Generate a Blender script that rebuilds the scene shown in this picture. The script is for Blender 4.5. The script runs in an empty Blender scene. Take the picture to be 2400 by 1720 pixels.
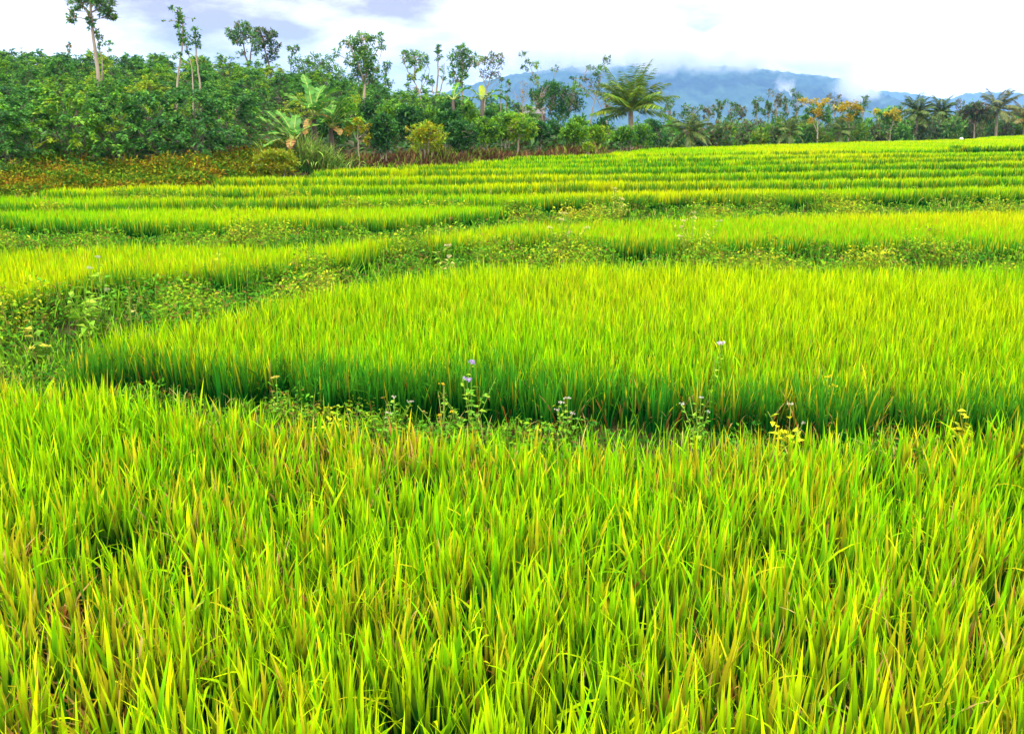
import bpy, math
import numpy as np
R = np.random.default_rng(7)
scene = bpy.context.scene
COL = scene.collection
CAMZ = 1.8
F = 2190.0
HOR = 295.0
PT = math.atan((860 - HOR) / F)
CP, SP = math.cos(PT), math.sin(PT)

# ---------------------------------------------------------------- survey helpers (photo measurements -> metres)
def proj(x, y, z):
    zr = z - CAMZ
    fw = y * CP - zr * SP
    up = y * SP + zr * CP
    return 1200 + F * x / fw, 860 - F * up / fw

def at(X, Y, d):
    u = (np.asarray(X, float) - 1200) / F
    v = (860 - np.asarray(Y, float)) / F
    dy = CP + v * SP
    dz = -SP + v * CP
    return np.stack([u * d / dy, np.full_like(u * 1.0, 1.0) * d, CAMZ + dz * d / dy], -1)

def on_plane(X, Y, z):
    u = (np.asarray(X, float) - 1200) / F
    v = (860 - np.asarray(Y, float)) / F
    dy = CP + v * SP
    dz = -SP + v * CP
    k = (z - CAMZ) / dz
    return u * k, dy * k

def sstep(t):
    t = np.clip(t, 0, 1)
    return t * t * (3 - 2 * t)

class Noise2:
    def __init__(s, scale, seed, n=14):
        r = np.random.default_rng(seed)
        a = r.uniform(0, 2 * np.pi, n)
        k = r.uniform(.5, 1.6, n) * 2 * np.pi / scale
        s.kx, s.ky, s.ph, s.n = np.cos(a) * k, np.sin(a) * k, r.uniform(0, 6.28, n), n
    def __call__(s, x, y):
        o = 0
        for i in range(s.n):
            o = o + np.sin(s.kx[i] * x + s.ky[i] * y + s.ph[i])
        return o / math.sqrt(s.n) * 1.1

# ---------------------------------------------------------------- materials
def nodes(m):
    m.use_nodes = True
    nt = m.node_tree
    nt.nodes.clear()
    return nt, nt.nodes, nt.links

def leaf_material(name, trans=.35, gloss=.05, rough=.45, vary=.25):
    m = bpy.data.materials.new(name)
    nt, N, L = nodes(m)
    out = N.new('ShaderNodeOutputMaterial')
    at_ = N.new('ShaderNodeAttribute'); at_.attribute_name = 'Col'
    geo = N.new('ShaderNodeNewGeometry')
    nz = N.new('ShaderNodeTexNoise'); nz.inputs['Scale'].default_value = 9; nz.inputs['Detail'].default_value = 2
    L.new(geo.outputs['Position'], nz.inputs['Vector'])
    mr = N.new('ShaderNodeMapRange')
    mr.inputs['From Min'].default_value = .3; mr.inputs['From Max'].default_value = .7
    mr.inputs['To Min'].default_value = 1 - vary; mr.inputs['To Max'].default_value = 1 + vary
    L.new(nz.outputs['Fac'], mr.inputs['Value'])
    mul = N.new('ShaderNodeVectorMath'); mul.operation = 'SCALE'
    L.new(at_.outputs['Color'], mul.inputs[0]); L.new(mr.outputs['Result'], mul.inputs['Scale'])
    d = N.new('ShaderNodeBsdfDiffuse'); t = N.new('ShaderNodeBsdfTranslucent'); g = N.new('ShaderNodeBsdfGlossy')
    g.inputs['Roughness'].default_value = rough
    g.inputs['Color'].default_value = (.8, .85, .7, 1)
    L.new(mul.outputs[0], d.inputs['Color']); L.new(mul.outputs[0], t.inputs['Color'])
    m1 = N.new('ShaderNodeMixShader'); m1.inputs[0].default_value = trans
    L.new(d.outputs[0], m1.inputs[1]); L.new(t.outputs[0], m1.inputs[2])
    if gloss > 0:
        m2 = N.new('ShaderNodeMixShader'); m2.inputs[0].default_value = gloss
        L.new(m1.outputs[0], m2.inputs[1]); L.new(g.outputs[0], m2.inputs[2])
        L.new(m2.outputs[0], out.inputs['Surface'])
    else:
        L.new(m1.outputs[0], out.inputs['Surface'])
    return m

def bark_material(name, c1, c2, scale=6):
    m = bpy.data.materials.new(name)
    nt, N, L = nodes(m)
    out = N.new('ShaderNodeOutputMaterial'); b = N.new('ShaderNodeBsdfPrincipled')
    b.inputs['Roughness'].default_value = .9
    tc = N.new('ShaderNodeTexCoord'); mp = N.new('ShaderNodeMapping')
    mp.inputs['Scale'].default_value = (1, 1, .3)
    nz = N.new('ShaderNodeTexNoise'); nz.inputs['Scale'].default_value = scale; nz.inputs['Detail'].default_value = 6
    rp = N.new('ShaderNodeValToRGB')
    rp.color_ramp.elements[0].position = .3; rp.color_ramp.elements[0].color = (*c1, 1)
    rp.color_ramp.elements[1].position = .7; rp.color_ramp.elements[1].color = (*c2, 1)
    bp = N.new('ShaderNodeBump'); bp.inputs['Strength'].default_value = .5
    L.new(tc.outputs['Object'], mp.inputs['Vector']); L.new(mp.outputs[0], nz.inputs['Vector'])
    L.new(nz.outputs['Fac'], rp.inputs['Fac']); L.new(rp.outputs[0], b.inputs['Base Color'])
    L.new(nz.outputs['Fac'], bp.inputs['Height']); L.new(bp.outputs[0], b.inputs['Normal'])
    L.new(b.outputs[0], out.inputs['Surface'])
    return m

M_RICE = leaf_material('rice_leaf', .24, 0, .5, .22)
M_WEED = leaf_material('weed_leaf', .2, 0, .5, .25)
M_LEAF = leaf_material('tree_leaf', .33, .02, .42, .3)
M_PALM = leaf_material('palm_leaf', .25, .015, .4, .25)
M_BARK = bark_material('pale_bark', (.16, .12, .08), (.34, .27, .19), 5)
M_BARKD = bark_material('dark_bark', (.06, .045, .035), (.15, .11, .08), 5)
M_BARKP = bark_material('bleached_bark', (.34, .27, .18), (.5, .42, .3), 5)

# ---------------------------------------------------------------- mesh builder
class MB:
    def __init__(s):
        s.V, s.C, s.F3, s.F4, s.n = [], [], [], [], 0
    def add(s, V, C, F3=None, F4=None):
        V = np.asarray(V, np.float32).reshape(-1, 3)
        C = np.asarray(C, np.float32)
        if C.ndim == 1:
            C = np.broadcast_to(C, (len(V), 3))
        s.V.append(V); s.C.append(C.reshape(-1, 3))
        if F3 is not None and len(F3): s.F3.append(np.asarray(F3, np.int64).reshape(-1, 3) + s.n)
        if F4 is not None and len(F4): s.F4.append(np.asarray(F4, np.int64).reshape(-1, 4) + s.n)
        s.n += len(V)
    def build(s, name, mat, parent=None, offset=None, smooth=False):
        me = bpy.data.meshes.new(name)
        V = np.concatenate(s.V)
        if offset is not None: V = V - np.asarray(offset, np.float32)
        f3 = np.concatenate(s.F3) if s.F3 else np.zeros((0, 3), np.int64)
        f4 = np.concatenate(s.F4) if s.F4 else np.zeros((0, 4), np.int64)
        li = np.concatenate([f3.ravel(), f4.ravel()]).astype(np.int32)
        tot = np.concatenate([np.full(len(f3), 3), np.full(len(f4), 4)]).astype(np.int32)
        st = np.concatenate([[0], np.cumsum(tot)[:-1]]).astype(np.int32)
        me.vertices.add(len(V)); me.vertices.foreach_set('co', V.ravel().astype(np.float32))
        me.loops.add(len(li)); me.loops.foreach_set('vertex_index', li)
        me.polygons.add(len(tot)); me.polygons.foreach_set('loop_start', st)
        me.polygons.foreach_set('loop_total', tot)
        if smooth:
            me.polygons.foreach_set('use_smooth', np.ones(len(tot), bool))
        a = me.attributes.new('Col', 'FLOAT_COLOR', 'POINT')
        C = np.concatenate([np.concatenate(s.C), np.ones((len(V), 1), np.float32)], 1)
        a.data.foreach_set('color', C.ravel().astype(np.float32))
        me.update(calc_edges=True); me.validate()
        me.materials.append(mat)
        o = bpy.data.objects.new(name, me)
        COL.objects.link(o)
        if parent is not None: o.parent = parent
        return o

def tag(o, label=None, cat=None, group=None, kind=None):
    if label: o['label'] = label
    if cat: o['category'] = cat
    if group: o['group'] = group
    if kind: o['kind'] = kind
    return o

def thing(name, loc, label, cat, group=None):
    o = bpy.data.objects.new(name, None)
    o.empty_display_size = .2
    o.location = [float(v) for v in loc]
    COL.objects.link(o)
    return tag(o, label, cat, group)

def norm(v):
    return v / np.maximum(np.linalg.norm(v, axis=-1, keepdims=True), 1e-9)

def blades(mb, P, L, W, az, lean, bend, c0, c1, segs=4, twist=.7, pw=1.6, ra=.12, rb=.8):
    n = len(P)
    if n == 0: return
    t = np.linspace(0, 1, segs + 1)
    if ra > .3: t = np.interp(t, [0, .5, 1], [0, .62, 1])
    th = lean[:, None] + bend[:, None] * (t[None, :] ** pw)
    thm = (th[:, 1:] + th[:, :-1]) / 2
    dt = np.diff(t)[None, :]
    h = np.concatenate([np.zeros((n, 1)), np.cumsum(np.sin(thm) * dt, 1)], 1) * L[:, None]
    z = np.concatenate([np.zeros((n, 1)), np.cumsum(np.cos(thm) * dt, 1)], 1) * L[:, None]
    ca, sa = np.cos(az), np.sin(az)
    ctr = np.stack([P[:, :1] + h * ca[:, None], P[:, 1:2] + h * sa[:, None], P[:, 2:3] + z], -1)
    tw = az[:, None] + np.pi / 2 + (R.uniform(-twist, twist, n)[:, None] + R.uniform(-.5, .5, n)[:, None] * t[None, :])
    side = np.stack([np.cos(tw), np.sin(tw), np.zeros_like(tw)], -1)
    prof = np.interp(t, [0, .15, .45, .75, 1], [.5, .75, 1, .68, 0])
    hw = (W[:, None] * prof[None, :] / 2)[..., None]
    Lf, Rt = ctr[:, :-1] - side[:, :-1] * hw[:, :-1], ctr[:, :-1] + side[:, :-1] * hw[:, :-1]
    V = np.concatenate([np.stack([Lf, Rt], 2).reshape(n, 2 * segs, 3), ctr[:, -1:, :]], 1)
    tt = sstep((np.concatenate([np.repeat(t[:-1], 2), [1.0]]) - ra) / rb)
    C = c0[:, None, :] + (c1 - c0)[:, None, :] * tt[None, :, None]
    k = 2 * segs + 1
    b = (np.arange(n) * k)[:, None]
    q = np.concatenate([b + np.array([[2 * i, 2 * i + 1, 2 * i + 3, 2 * i + 2]]) for i in range(segs - 1)], 0) if segs > 1 else None
    tr = b + np.array([[2 * segs - 2, 2 * segs - 1, 2 * segs]])
    mb.add(V.reshape(-1, 3), C.reshape(-1, 3), tr, q)

def leaves(mb, B, D, Nn, L, W, col, fold=.22, wide=.42):
    n = len(B)
    if n == 0: return
    D = norm(D)
    S = norm(np.cross(D, Nn)); U = np.cross(S, D)
    L = np.broadcast_to(L, (n,))[:, None]; W = np.broadcast_to(W, (n,))[:, None]
    mid = B + D * L * wide
    l_ = mid - S * W / 2 + U * W * fold
    r_ = mid + S * W / 2 + U * W * fold
    tip = B + D * L - U * L * .12
    V = np.stack([B, r_, tip, l_], 1)
    C = np.repeat(np.asarray(col)[:, None, :], 4, 1)
    b = (np.arange(n) * 4)[:, None]
    mb.add(V.reshape(-1, 3), C.reshape(-1, 3), np.concatenate([b + [[0, 1, 2]], b + [[0, 2, 3]]], 0))

def tube(mb, pts, rad, col=(.3, .25, .2), sides=7):
    pts = np.asarray(pts, float); k = len(pts)
    rad = np.interp(np.linspace(0, 1, k), np.linspace(0, 1, len(rad)), rad)
    d = np.gradient(pts, axis=0); d = norm(d)
    ref = np.where(np.abs(d[:, 2:3]) > .9, [[0, 1., 0]], [[0, 0, 1.]])
    a = norm(np.cross(d, ref)); b = np.cross(d, a)
    ang = np.arange(sides) / sides * 2 * np.pi
    V = pts[:, None] + rad[:, None, None] * (a[:, None] * np.cos(ang)[None, :, None] + b[:, None] * np.sin(ang)[None, :, None])
    i = np.arange(k - 1)[:, None]; j = np.arange(sides)[None]
    jn = (j + 1) % sides
    q = np.stack([i * sides + j, i * sides + jn, (i + 1) * sides + jn, (i + 1) * sides + j], -1).reshape(-1, 4)
    mb.add(V.reshape(-1, 3), np.asarray(col, float), None, q)

def smooth_line(pts, n, wob=0.):
    pts = np.asarray(pts, float)
    s = np.concatenate([[0], np.cumsum(np.linalg.norm(np.diff(pts, axis=0), axis=1))]); s /= s[-1]
    t = np.linspace(0, 1, n)
    o = np.stack([np.interp(t, s, pts[:, i]) for i in range(3)], -1)
    if n > 4:
        for _ in range(2):
            o[1:-1] = .25 * o[:-2] + .5 * o[1:-1] + .25 * o[2:]
    if wob:
        w = R.normal(0, wob, o.shape); w[0] = 0; w[-1] = 0; o = o + w
    return o

# ---------------------------------------------------------------- terraces: canopy edges surveyed from the photo
# name: (canopy height relative to the eye, front edge, back edge)
FIELDS = {
 'A': (-1.35, None, [(-700,850),(0,868),(100,884),(300,914),(550,946),(900,976),(1217,996),(1590,1014),(2011,1004),(2400,978),(3100,940)]),
 'B': (-1.33, [(150,838),(200,822),(317,822),(530,842),(805,862),(1027,868),(1376,888),(1694,894),(2011,914),(2400,934),(3100,960)],
              [(150,836),(200,790),(265,768),(424,744),(740,680),(953,638),(1111,625),(1376,617),(1694,627),(2117,622),(2400,624),(3100,630)]),
 'L1': (-1.29, [(-700,720),(0,680),(141,660),(282,640),(441,625),(564,618),(670,606),(800,590),(905,566),(960,548)],
               [(-700,590),(0,579),(141,576),(282,567),(459,564),(670,566),(800,557),(905,549),(960,546)]),
 'C': (-1.28, [(985,545),(1005,556),(1270,548),(1588,558),(1905,552),(2400,558),(3100,566)],
              [(985,543),(1050,533),(1117,527),(1241,513),(1500,507),(1800,499),(1988,495),(2400,493),(3100,492)]),
 'L2': (-1.25, [(-700,500),(0,502),(141,512),(282,513),(459,516),(600,513),(800,508),(941,507),(1047,497),(1153,490),(1185,482)],
               [(-700,486),(0,485),(282,483),(564,483),(800,481),(976,476),(1117,475),(1170,477),(1185,481)]),
 'D': (-1.19, [(-700,474),(0,473),(282,469),(529,466),(800,464),(1011,464),(1188,461),(1400,459),(1600,455),(1950,450),(2160,446),(2400,443),(3100,438)],
             [(-700,455),(0,455),(282,455),(564,455),(800,452),(1082,448),(1364,445),(1600,442),(1950,435),(2400,431),(3100,426)]),
 'E': (-1.12, [(80,446),(141,445),(423,443),(800,438),(1150,436),(1600,428),(1950,423),(2400,416),(3100,408)],
              [(80,444),(141,433),(423,431),(800,429),(1150,425),(1600,420),(1950,414),(2400,407),(3100,398)]),
 'F': (-1.05, [(505,418),(800,419),(1150,416),(1600,409),(1950,403),(2400,395),(3100,385)],
             [(505,413),(540,410),(800,409),(1150,407),(1600,401),(1950,396),(2400,388),(3100,378)]),
 'G': (-.98, [(735,399),(800,399),(1150,398),(1600,390),(1950,384),(2400,379),(3100,372)],
              [(735,394),(800,391),(1150,388),(1600,385),(1950,379),(2400,373),(3100,365)]),
 'H': (-.91, [(930,388),(1150,386),(1600,377),(1950,373),(2400,366),(3100,358)],
             [(930,385),(960,382),(1150,380),(1600,373),(1950,368),(2400,362),(3100,353)]),
 'I': (-.85, [(1075,379),(1200,376),(1600,367),(1950,363),(2400,357),(3100,350)],
             [(1075,376),(1120,372),(1330,367),(1600,361),(1950,357),(2400,351),(3100,343)]),
 'J': (-.79, [(1200,367),(1400,363),(1600,357),(1950,353),(2400,345),(3100,336)],
            [(1200,364),(1400,359),(1480,352),(1500,346),(1600,344),(1840,337),(2100,329),(2300,325),(2400,322),(3100,310)]),
 'K': (-.68, [(2230,339),(2290,341),(2400,340),(3100,332)],
            [(2230,334),(2290,323),(2330,319),(2400,317),(3100,308)]),
}
RICEH = .38
WF, WB = {}, {}
for k, (zc, fr, bk) in FIELDS.items():
    for src, dst in ((fr, WF), (bk, WB)):
        if src is None: continue
        xs = np.linspace(src[0][0], src[-1][0], 160)
        ys = np.interp(xs, [p[0] for p in src], [p[1] for p in src])
        if src is bk and k in 'DEFGHI': ys = ys + 2.2
        wx, wy = on_plane(xs, ys, CAMZ + zc)
        dst[k] = (wx / wy, wy)

def front_y(k, a): return np.interp(a, *WF[k])
def back_y(k, a): return np.interp(a, *WB[k])

# foot of the wooded slope: photo points at the level of the field in front
BD = [(-700,470,-1.2),(0,450,-1.2),(150,438,-1.16),(300,430,-1.13),(470,422,-1.1),(520,411,-1.06),(700,400,-1.02),(750,393,-.98),(930,385,-.92),(1080,375,-.86),
      (1200,366,-.82),(1400,360,-.79),(1480,352,-.79),(1500,346,-.79),(1600,344,-.79),(1840,337,-.79),(2100,329,-.79),(2300,325,-.79),(2400,322,-.79),(3100,310,-.79)]
_b = np.array(BD, float)
_bx, _by = [], []
for X, Y, z in BD:
    x, y = on_plane(X, Y, CAMZ + z - .0)
    _bx.append(x / y); _by.append(y)
_bx, _by = np.array(_bx), np.array(_by)
def bound_y(a): return np.interp(a, _bx, _by)
_ra = (np.array([-900, 0, 300, 600, 800, 1000, 1200, 1400, 1490, 1600, 2400, 3200]) - 1200) / F / CP
_rz = np.array([4.5, 4.3, 4.1, 3.8, 3.05, 2.1, 1.4, .75, -.6, -1.6, -1.6, -1.6])
LEVELS = [('A', 0.)] + [(k, FIELDS[k][0]) for k in ('B', 'C', 'D', 'E', 'F', 'G', 'H', 'I', 'J')]
_nz1, _nz2 = Noise2(7, 11), Noise2(1.6, 12)

def ground(x, y):
    x = np.asarray(x, float); y = np.asarray(y, float)
    yy = np.maximum(y, .3)
    a = np.clip(x / yy, -.9, .9)
    z = np.full(np.broadcast(x, y).shape, CAMZ - 1.35 - RICEH + .04)
    prev = -1.35
    for k, zc in LEVELS[1:]:
        yf = front_y(k, a)
        if k == 'C':
            yl = np.interp(a, *WF['L1'])
            yf = np.where(a < -.1, yl, yf)
        z = z + (zc - prev) * sstep((y - (yf - .6)) / .35)
        prev = zc
    yb = bound_y(a)
    s = y - yb
    rz = np.interp(a, _ra, _rz)
    dr = np.where(a > .12, yb + 18, 58.)
    hill = (rz - z) * sstep(s / np.maximum(dr - yb, 4))
    hill = np.where(y > dr, hill - np.maximum(rz + .3, 0) * sstep((y - dr - 8) / 60), hill)
    z = z + np.where(s > 0, hill + np.where(a < .12, .22, 0) * sstep(s / .8), 0)
    far = sstep((y - 150) / 100)
    z = z * (1 - far) + (-1.6) * far
    z = np.where(y < .3, CAMZ - 1.35 - RICEH + .04, z)
    return z + .02 * _nz2(x, y) * (1 - far)

# ---------------------------------------------------------------- ground sheet
def ground_sheet():
    xs = np.unique(np.concatenate([np.linspace(-6000, -70, 24), np.linspace(-70, -22, 50), np.linspace(-22, 22, 150), np.linspace(22, 110, 70), np.linspace(110, 6000, 24)]))
    ys = np.unique(np.concatenate([np.linspace(-250, -4, 8), np.linspace(-4, 30, 150), np.linspace(30, 60, 80), np.linspace(60, 150, 80), np.linspace(150, 6200, 26)]))
    X, Y = np.meshgrid(xs, ys)
    Z = ground(X, Y)
    nx, ny = len(xs), len(ys)
    i = np.arange(ny - 1)[:, None] * nx + np.arange(nx - 1)[None]
    q = np.stack([i, i + 1, i + nx + 1, i + nx], -1).reshape(-1, 4)
    m = bpy.data.materials.new('wet_soil')
    nt, N, L = nodes(m)
    out = N.new('ShaderNodeOutputMaterial'); b = N.new('ShaderNodeBsdfPrincipled')
    b.inputs['Roughness'].default_value = .95; b.inputs['Specular IOR Level'].default_value = .1
    geo = N.new('ShaderNodeNewGeometry')
    n1 = N.new('ShaderNodeTexNoise'); n1.inputs['Scale'].default_value = 2.2; n1.inputs['Detail'].default_value = 8
    L.new(geo.outputs['Position'], n1.inputs['Vector'])
    rp = N.new('ShaderNodeValToRGB')
    e = rp.color_ramp.elements
    e[0].position = .3; e[0].color = (.035, .022, .012, 1)
    e[1].position = .7; e[1].color = (.06, .075, .016, 1)
    x = e.new(.5); x.color = (.05, .032, .014, 1)
    L.new(n1.outputs['Fac'], rp.inputs['Fac']); L.new(rp.outputs[0], b.inputs['Base Color'])
    bp = N.new('ShaderNodeBump'); bp.inputs['Strength'].default_value = .6; bp.inputs['Distance'].default_value = .05
    L.new(n1.outputs['Fac'], bp.inputs['Height']); L.new(bp.outputs[0], b.inputs['Normal'])
    L.new(b.outputs[0], out.inputs['Surface'])
    mb = MB(); mb.add(np.stack([X, Y, Z], -1).reshape(-1, 3), (.05, .04, .02), None, q)
    o = mb.build('ground', m, smooth=True)
    tag(o, 'dark damp soil under the rice terraces, bunds and wooded slope', 'ground', kind='structure')
ground_sheet()

# ---------------------------------------------------------------- rice
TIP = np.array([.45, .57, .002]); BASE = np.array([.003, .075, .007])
YEL = np.array([.50, .45, .01]); DRY = np.array([.30, .115, .014]); STRAW = np.array([.55, .42, .13])
n_big, n_mid, n_small, n_dry = Noise2(9, 21), Noise2(2.4, 22), Noise2(.7, 23), Noise2(3.2, 24)

def inside(k, x, y):
    a = x / y
    m = y > 0
    if k in WF:
        lo, hi = WF[k][0].min(), WF[k][0].max()
        m &= (a >= lo) & (a <= hi) & (y > front_y(k, a) + np.clip(.012 * y, .05, .12) * (n_small(x, y) + .6 * n_mid(x, y)))
    return m & (y < back_y(k, a))

def scatter(y0, y1, dens, slope=.8, pad=.6):
    area = (slope * (y0 + y1) + 2 * pad) * (y1 - y0)
    n = int(area * dens)
    y = R.uniform(y0, y1, n * 2); x = R.uniform(-1, 1, n * 2) * (slope * y1 + pad)
    keep = np.abs(x) < slope * y + pad
    return x[keep][:n], y[keep][:n]

def rice_field(k, dens, per, segs, wmul, label, dry=.05, yellow=.0, y0=None, thin=None):
    ymin = y0 if y0 is not None else WF[k][1].min()
    ymax = WB[k][1].max()
    x, y = scatter(ymin, ymax, dens, pad=2.4 if k in 'AB' else 1.6)
    if k == 'A':
        m = (y < back_y('A', x / y)) & (np.abs(x) < 6.2)
    else:
        m = inside(k, x, y)
    if thin is not None:
        m &= R.random(len(x)) < np.minimum(1, (thin / y) ** 1.6)
    if k == 'A':
        m &= R.random(len(x)) < np.clip(.85 + .42 * n_small(x, y), .08, 1)
    x, y = x[m], y[m]
    zc = CAMZ + FIELDS[k][0]
    n = len(x)
    ta = R.uniform(0, 6.28, n)
    # leaves of one tuft fan out around it
    X = np.repeat(x, per); Y = np.repeat(y, per); TA = np.repeat(ta, per)
    N = len(X)
    az = R.uniform(0, 6.28, N)
    rr = np.abs(R.normal(0, .022 + .004 * wmul, N))
    X = X + np.cos(az) * rr; Y = Y + np.sin(az) * rr
    hv = 1 + (.05 if k in 'AB' else .03) * (n_big(X, Y) + n_mid(X, Y))
    Ln = RICEH * np.repeat(R.normal(1, .06 if k in 'AB' else .025, n), per) * (R.uniform(.62, 1.03, N) if k in 'AB' else R.uniform(.72, .99, N)) * hv
    lean = np.abs(R.normal(.06, .07, N)); bend = np.abs(R.normal(.19 if k in 'AB' else .16, .28 if k in 'AB' else .15, N))
    flop = R.random(N) < (.08 if k in 'AB' else .02)
    bend[flop] += R.uniform(.8, 1.8, flop.sum())
    W = R.uniform(.0045, .015, N) * wmul
    zb = np.full(N, zc - RICEH + (.055 if k in 'AB' else .025)) + R.uniform(-.02, .02, N)
    # leaf colours: young green, yellowing, dried
    g = np.repeat(R.normal(0, 1, n), per)
    u = R.random(N)[:, None]
    tip = TIP * (1 + .16 * g[:, None] * np.array([1.2, .7, .5])) * R.uniform(.78, 1.15, (N, 1))
    pale = np.clip(.5 + .35 * n_big(X, Y) + .3 * R.normal(0, 1, N), 0, 1)[:, None]
    tip = tip * (1 - (1 - pale) * np.array([.6, .16, 0]))
    if k not in 'AB': tip = tip * np.array([1.16, 1.06, 1])
    deep = R.random(N) < (.15 if k in 'AB' else .05)
    tip[deep] = tip[deep] * np.array([.4, .6, 1.])
    base = BASE * R.uniform(.7, 1.3, (N, 1))  # deep green leaf foot, darkened further to paint in shade between the blades
    dn = np.clip(.5 + .6 * n_dry(X, Y) + .25 * n_small(X, Y) + (.35 * sstep(-X / 1.2) * sstep((3.2 - Y) / 1.5) if k == 'A' else 0), 0, 1.5)
    # front edge tufts run greener; terrace face shade is painted into their tips
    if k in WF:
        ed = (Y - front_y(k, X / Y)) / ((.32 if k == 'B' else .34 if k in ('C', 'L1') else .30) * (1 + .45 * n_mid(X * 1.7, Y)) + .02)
        edge_shade = (R.random(N) > ed - .35)
        f = (.8 if k == 'B' else .78) * edge_shade[:, None]
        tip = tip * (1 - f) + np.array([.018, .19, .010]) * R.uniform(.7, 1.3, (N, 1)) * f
    isy = R.random(N) < (.05 + yellow + .07 * dn * dry / .05)
    tip[isy] = YEL * R.uniform(.7, 1.1, (isy.sum(), 1))
    isd = R.random(N) < dry * np.clip(dn, 0, 1.4) ** 1.5 * 1.6
    mix = R.random((isd.sum(), 1))
    tip[isd] = DRY * mix + STRAW * (1 - mix) * .8
    base[isd] = DRY * R.uniform(.45, .9, (isd.sum(), 1))
    Ln[isd] *= R.uniform(.5, .92, isd.sum()); bend[isd] += R.uniform(0, 1., isd.sum()); lean[isd] += R.uniform(0, .35, isd.sum())
    mb = MB()
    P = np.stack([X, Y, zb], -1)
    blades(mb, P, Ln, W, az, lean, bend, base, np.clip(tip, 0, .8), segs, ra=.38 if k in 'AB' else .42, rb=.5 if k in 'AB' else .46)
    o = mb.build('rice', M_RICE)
    tag(o, label, 'rice', 'terraced rice fields', 'stuff')
    return o

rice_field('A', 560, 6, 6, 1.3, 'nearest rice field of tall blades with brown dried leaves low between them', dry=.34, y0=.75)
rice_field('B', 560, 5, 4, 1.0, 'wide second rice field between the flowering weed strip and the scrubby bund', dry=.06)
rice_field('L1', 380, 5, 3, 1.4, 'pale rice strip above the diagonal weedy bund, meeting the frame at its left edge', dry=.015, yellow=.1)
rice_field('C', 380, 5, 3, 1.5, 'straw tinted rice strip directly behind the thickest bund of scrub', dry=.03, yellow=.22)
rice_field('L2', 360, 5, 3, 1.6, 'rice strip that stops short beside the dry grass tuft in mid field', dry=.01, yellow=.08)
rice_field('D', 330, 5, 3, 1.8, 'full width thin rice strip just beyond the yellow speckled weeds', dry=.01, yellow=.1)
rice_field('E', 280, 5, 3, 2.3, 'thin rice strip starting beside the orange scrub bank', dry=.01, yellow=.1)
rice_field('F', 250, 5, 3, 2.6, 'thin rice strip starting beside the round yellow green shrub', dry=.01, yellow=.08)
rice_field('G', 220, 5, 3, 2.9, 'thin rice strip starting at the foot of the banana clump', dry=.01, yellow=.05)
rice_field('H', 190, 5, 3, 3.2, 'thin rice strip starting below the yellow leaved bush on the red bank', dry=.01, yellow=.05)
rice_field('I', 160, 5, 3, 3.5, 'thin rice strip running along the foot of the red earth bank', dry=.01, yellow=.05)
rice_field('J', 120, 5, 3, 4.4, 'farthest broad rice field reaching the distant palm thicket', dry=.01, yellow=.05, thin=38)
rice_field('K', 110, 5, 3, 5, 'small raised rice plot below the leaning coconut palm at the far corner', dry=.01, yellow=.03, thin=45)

# ---------------------------------------------------------------- weeds between the fields
WG = [np.array(c) for c in ([.03, .15, .012], [.08, .24, .012], [.18, .32, .012], [.36, .38, .015], [.17, .11, .025])]
n_w1, n_w2 = Noise2(1.7, 31), Noise2(.6, 32)
FK = list(FIELDS)

def gap_points(y0, y1, dens):
    x, y = scatter(y0, y1, dens)
    m = y < bound_y(x / y) + .5
    for k in FK:
        if k == 'A': m &= y > back_y('A', x / y) - .12
        else: m &= ~inside(k, x, y)
    return x[m], y[m]

def weed_plants(mb, x, y, H, nl, ls, pal_bias=0., spread=.07):
    n = len(x)
    if n == 0: return
    z = ground(x, y)
    top = np.stack([x + R.normal(0, .06, n), y + R.normal(0, .06, n), z + H], -1)
    # stems
    blades(mb, np.stack([x, y, z], -1), H * 1.02, np.full(n, .008) + .0004 * y, R.uniform(0, 6.28, n), R.uniform(0, .25, n), R.uniform(0, .2, n),
           np.tile([.16, .13, .04], (n, 1)), np.tile([.2, .28, .03], (n, 1)), 2)
    X = np.repeat(x, nl); Y = np.repeat(y, nl); Z0 = np.repeat(z, nl); HH = np.repeat(H, nl)
    N = len(X)
    t = R.uniform(.05, 1.02, N)
    az = R.uniform(0, 6.28, N)
    rr = R.uniform(.0, spread, N) * (1.2 - .5 * t)
    B = np.stack([X + np.cos(az) * rr, Y + np.sin(az) * rr, Z0 + HH * t], -1)
    el = R.normal(.15, .4, N)
    D = np.stack([np.cos(az) * np.cos(el), np.sin(az) * np.cos(el), np.sin(el)], -1)
    Nn = np.stack([R.normal(0, .35, N), R.normal(0, .35, N), np.ones(N)], -1)
    kind = np.clip(np.repeat(.5 + .5 * n_w1(x, y) + R.normal(0, .25, n), nl) * 2.1 + R.normal(0, .3, N) + .5 * t + pal_bias, 0, 3.99)
    i = kind.astype(int)
    pal = np.array(WG)
    col = pal[i] * R.uniform(.75, 1.2, (N, 1))
    brown = R.random(N) < .12
    col[brown] = WG[4] * R.uniform(.7, 1.3, (brown.sum(), 1))
    leaves(mb, B, D, Nn, np.repeat(ls, nl) * R.uniform(.6, 1.3, N), np.repeat(ls, nl) * R.uniform(.35, .6, N), col)

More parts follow.
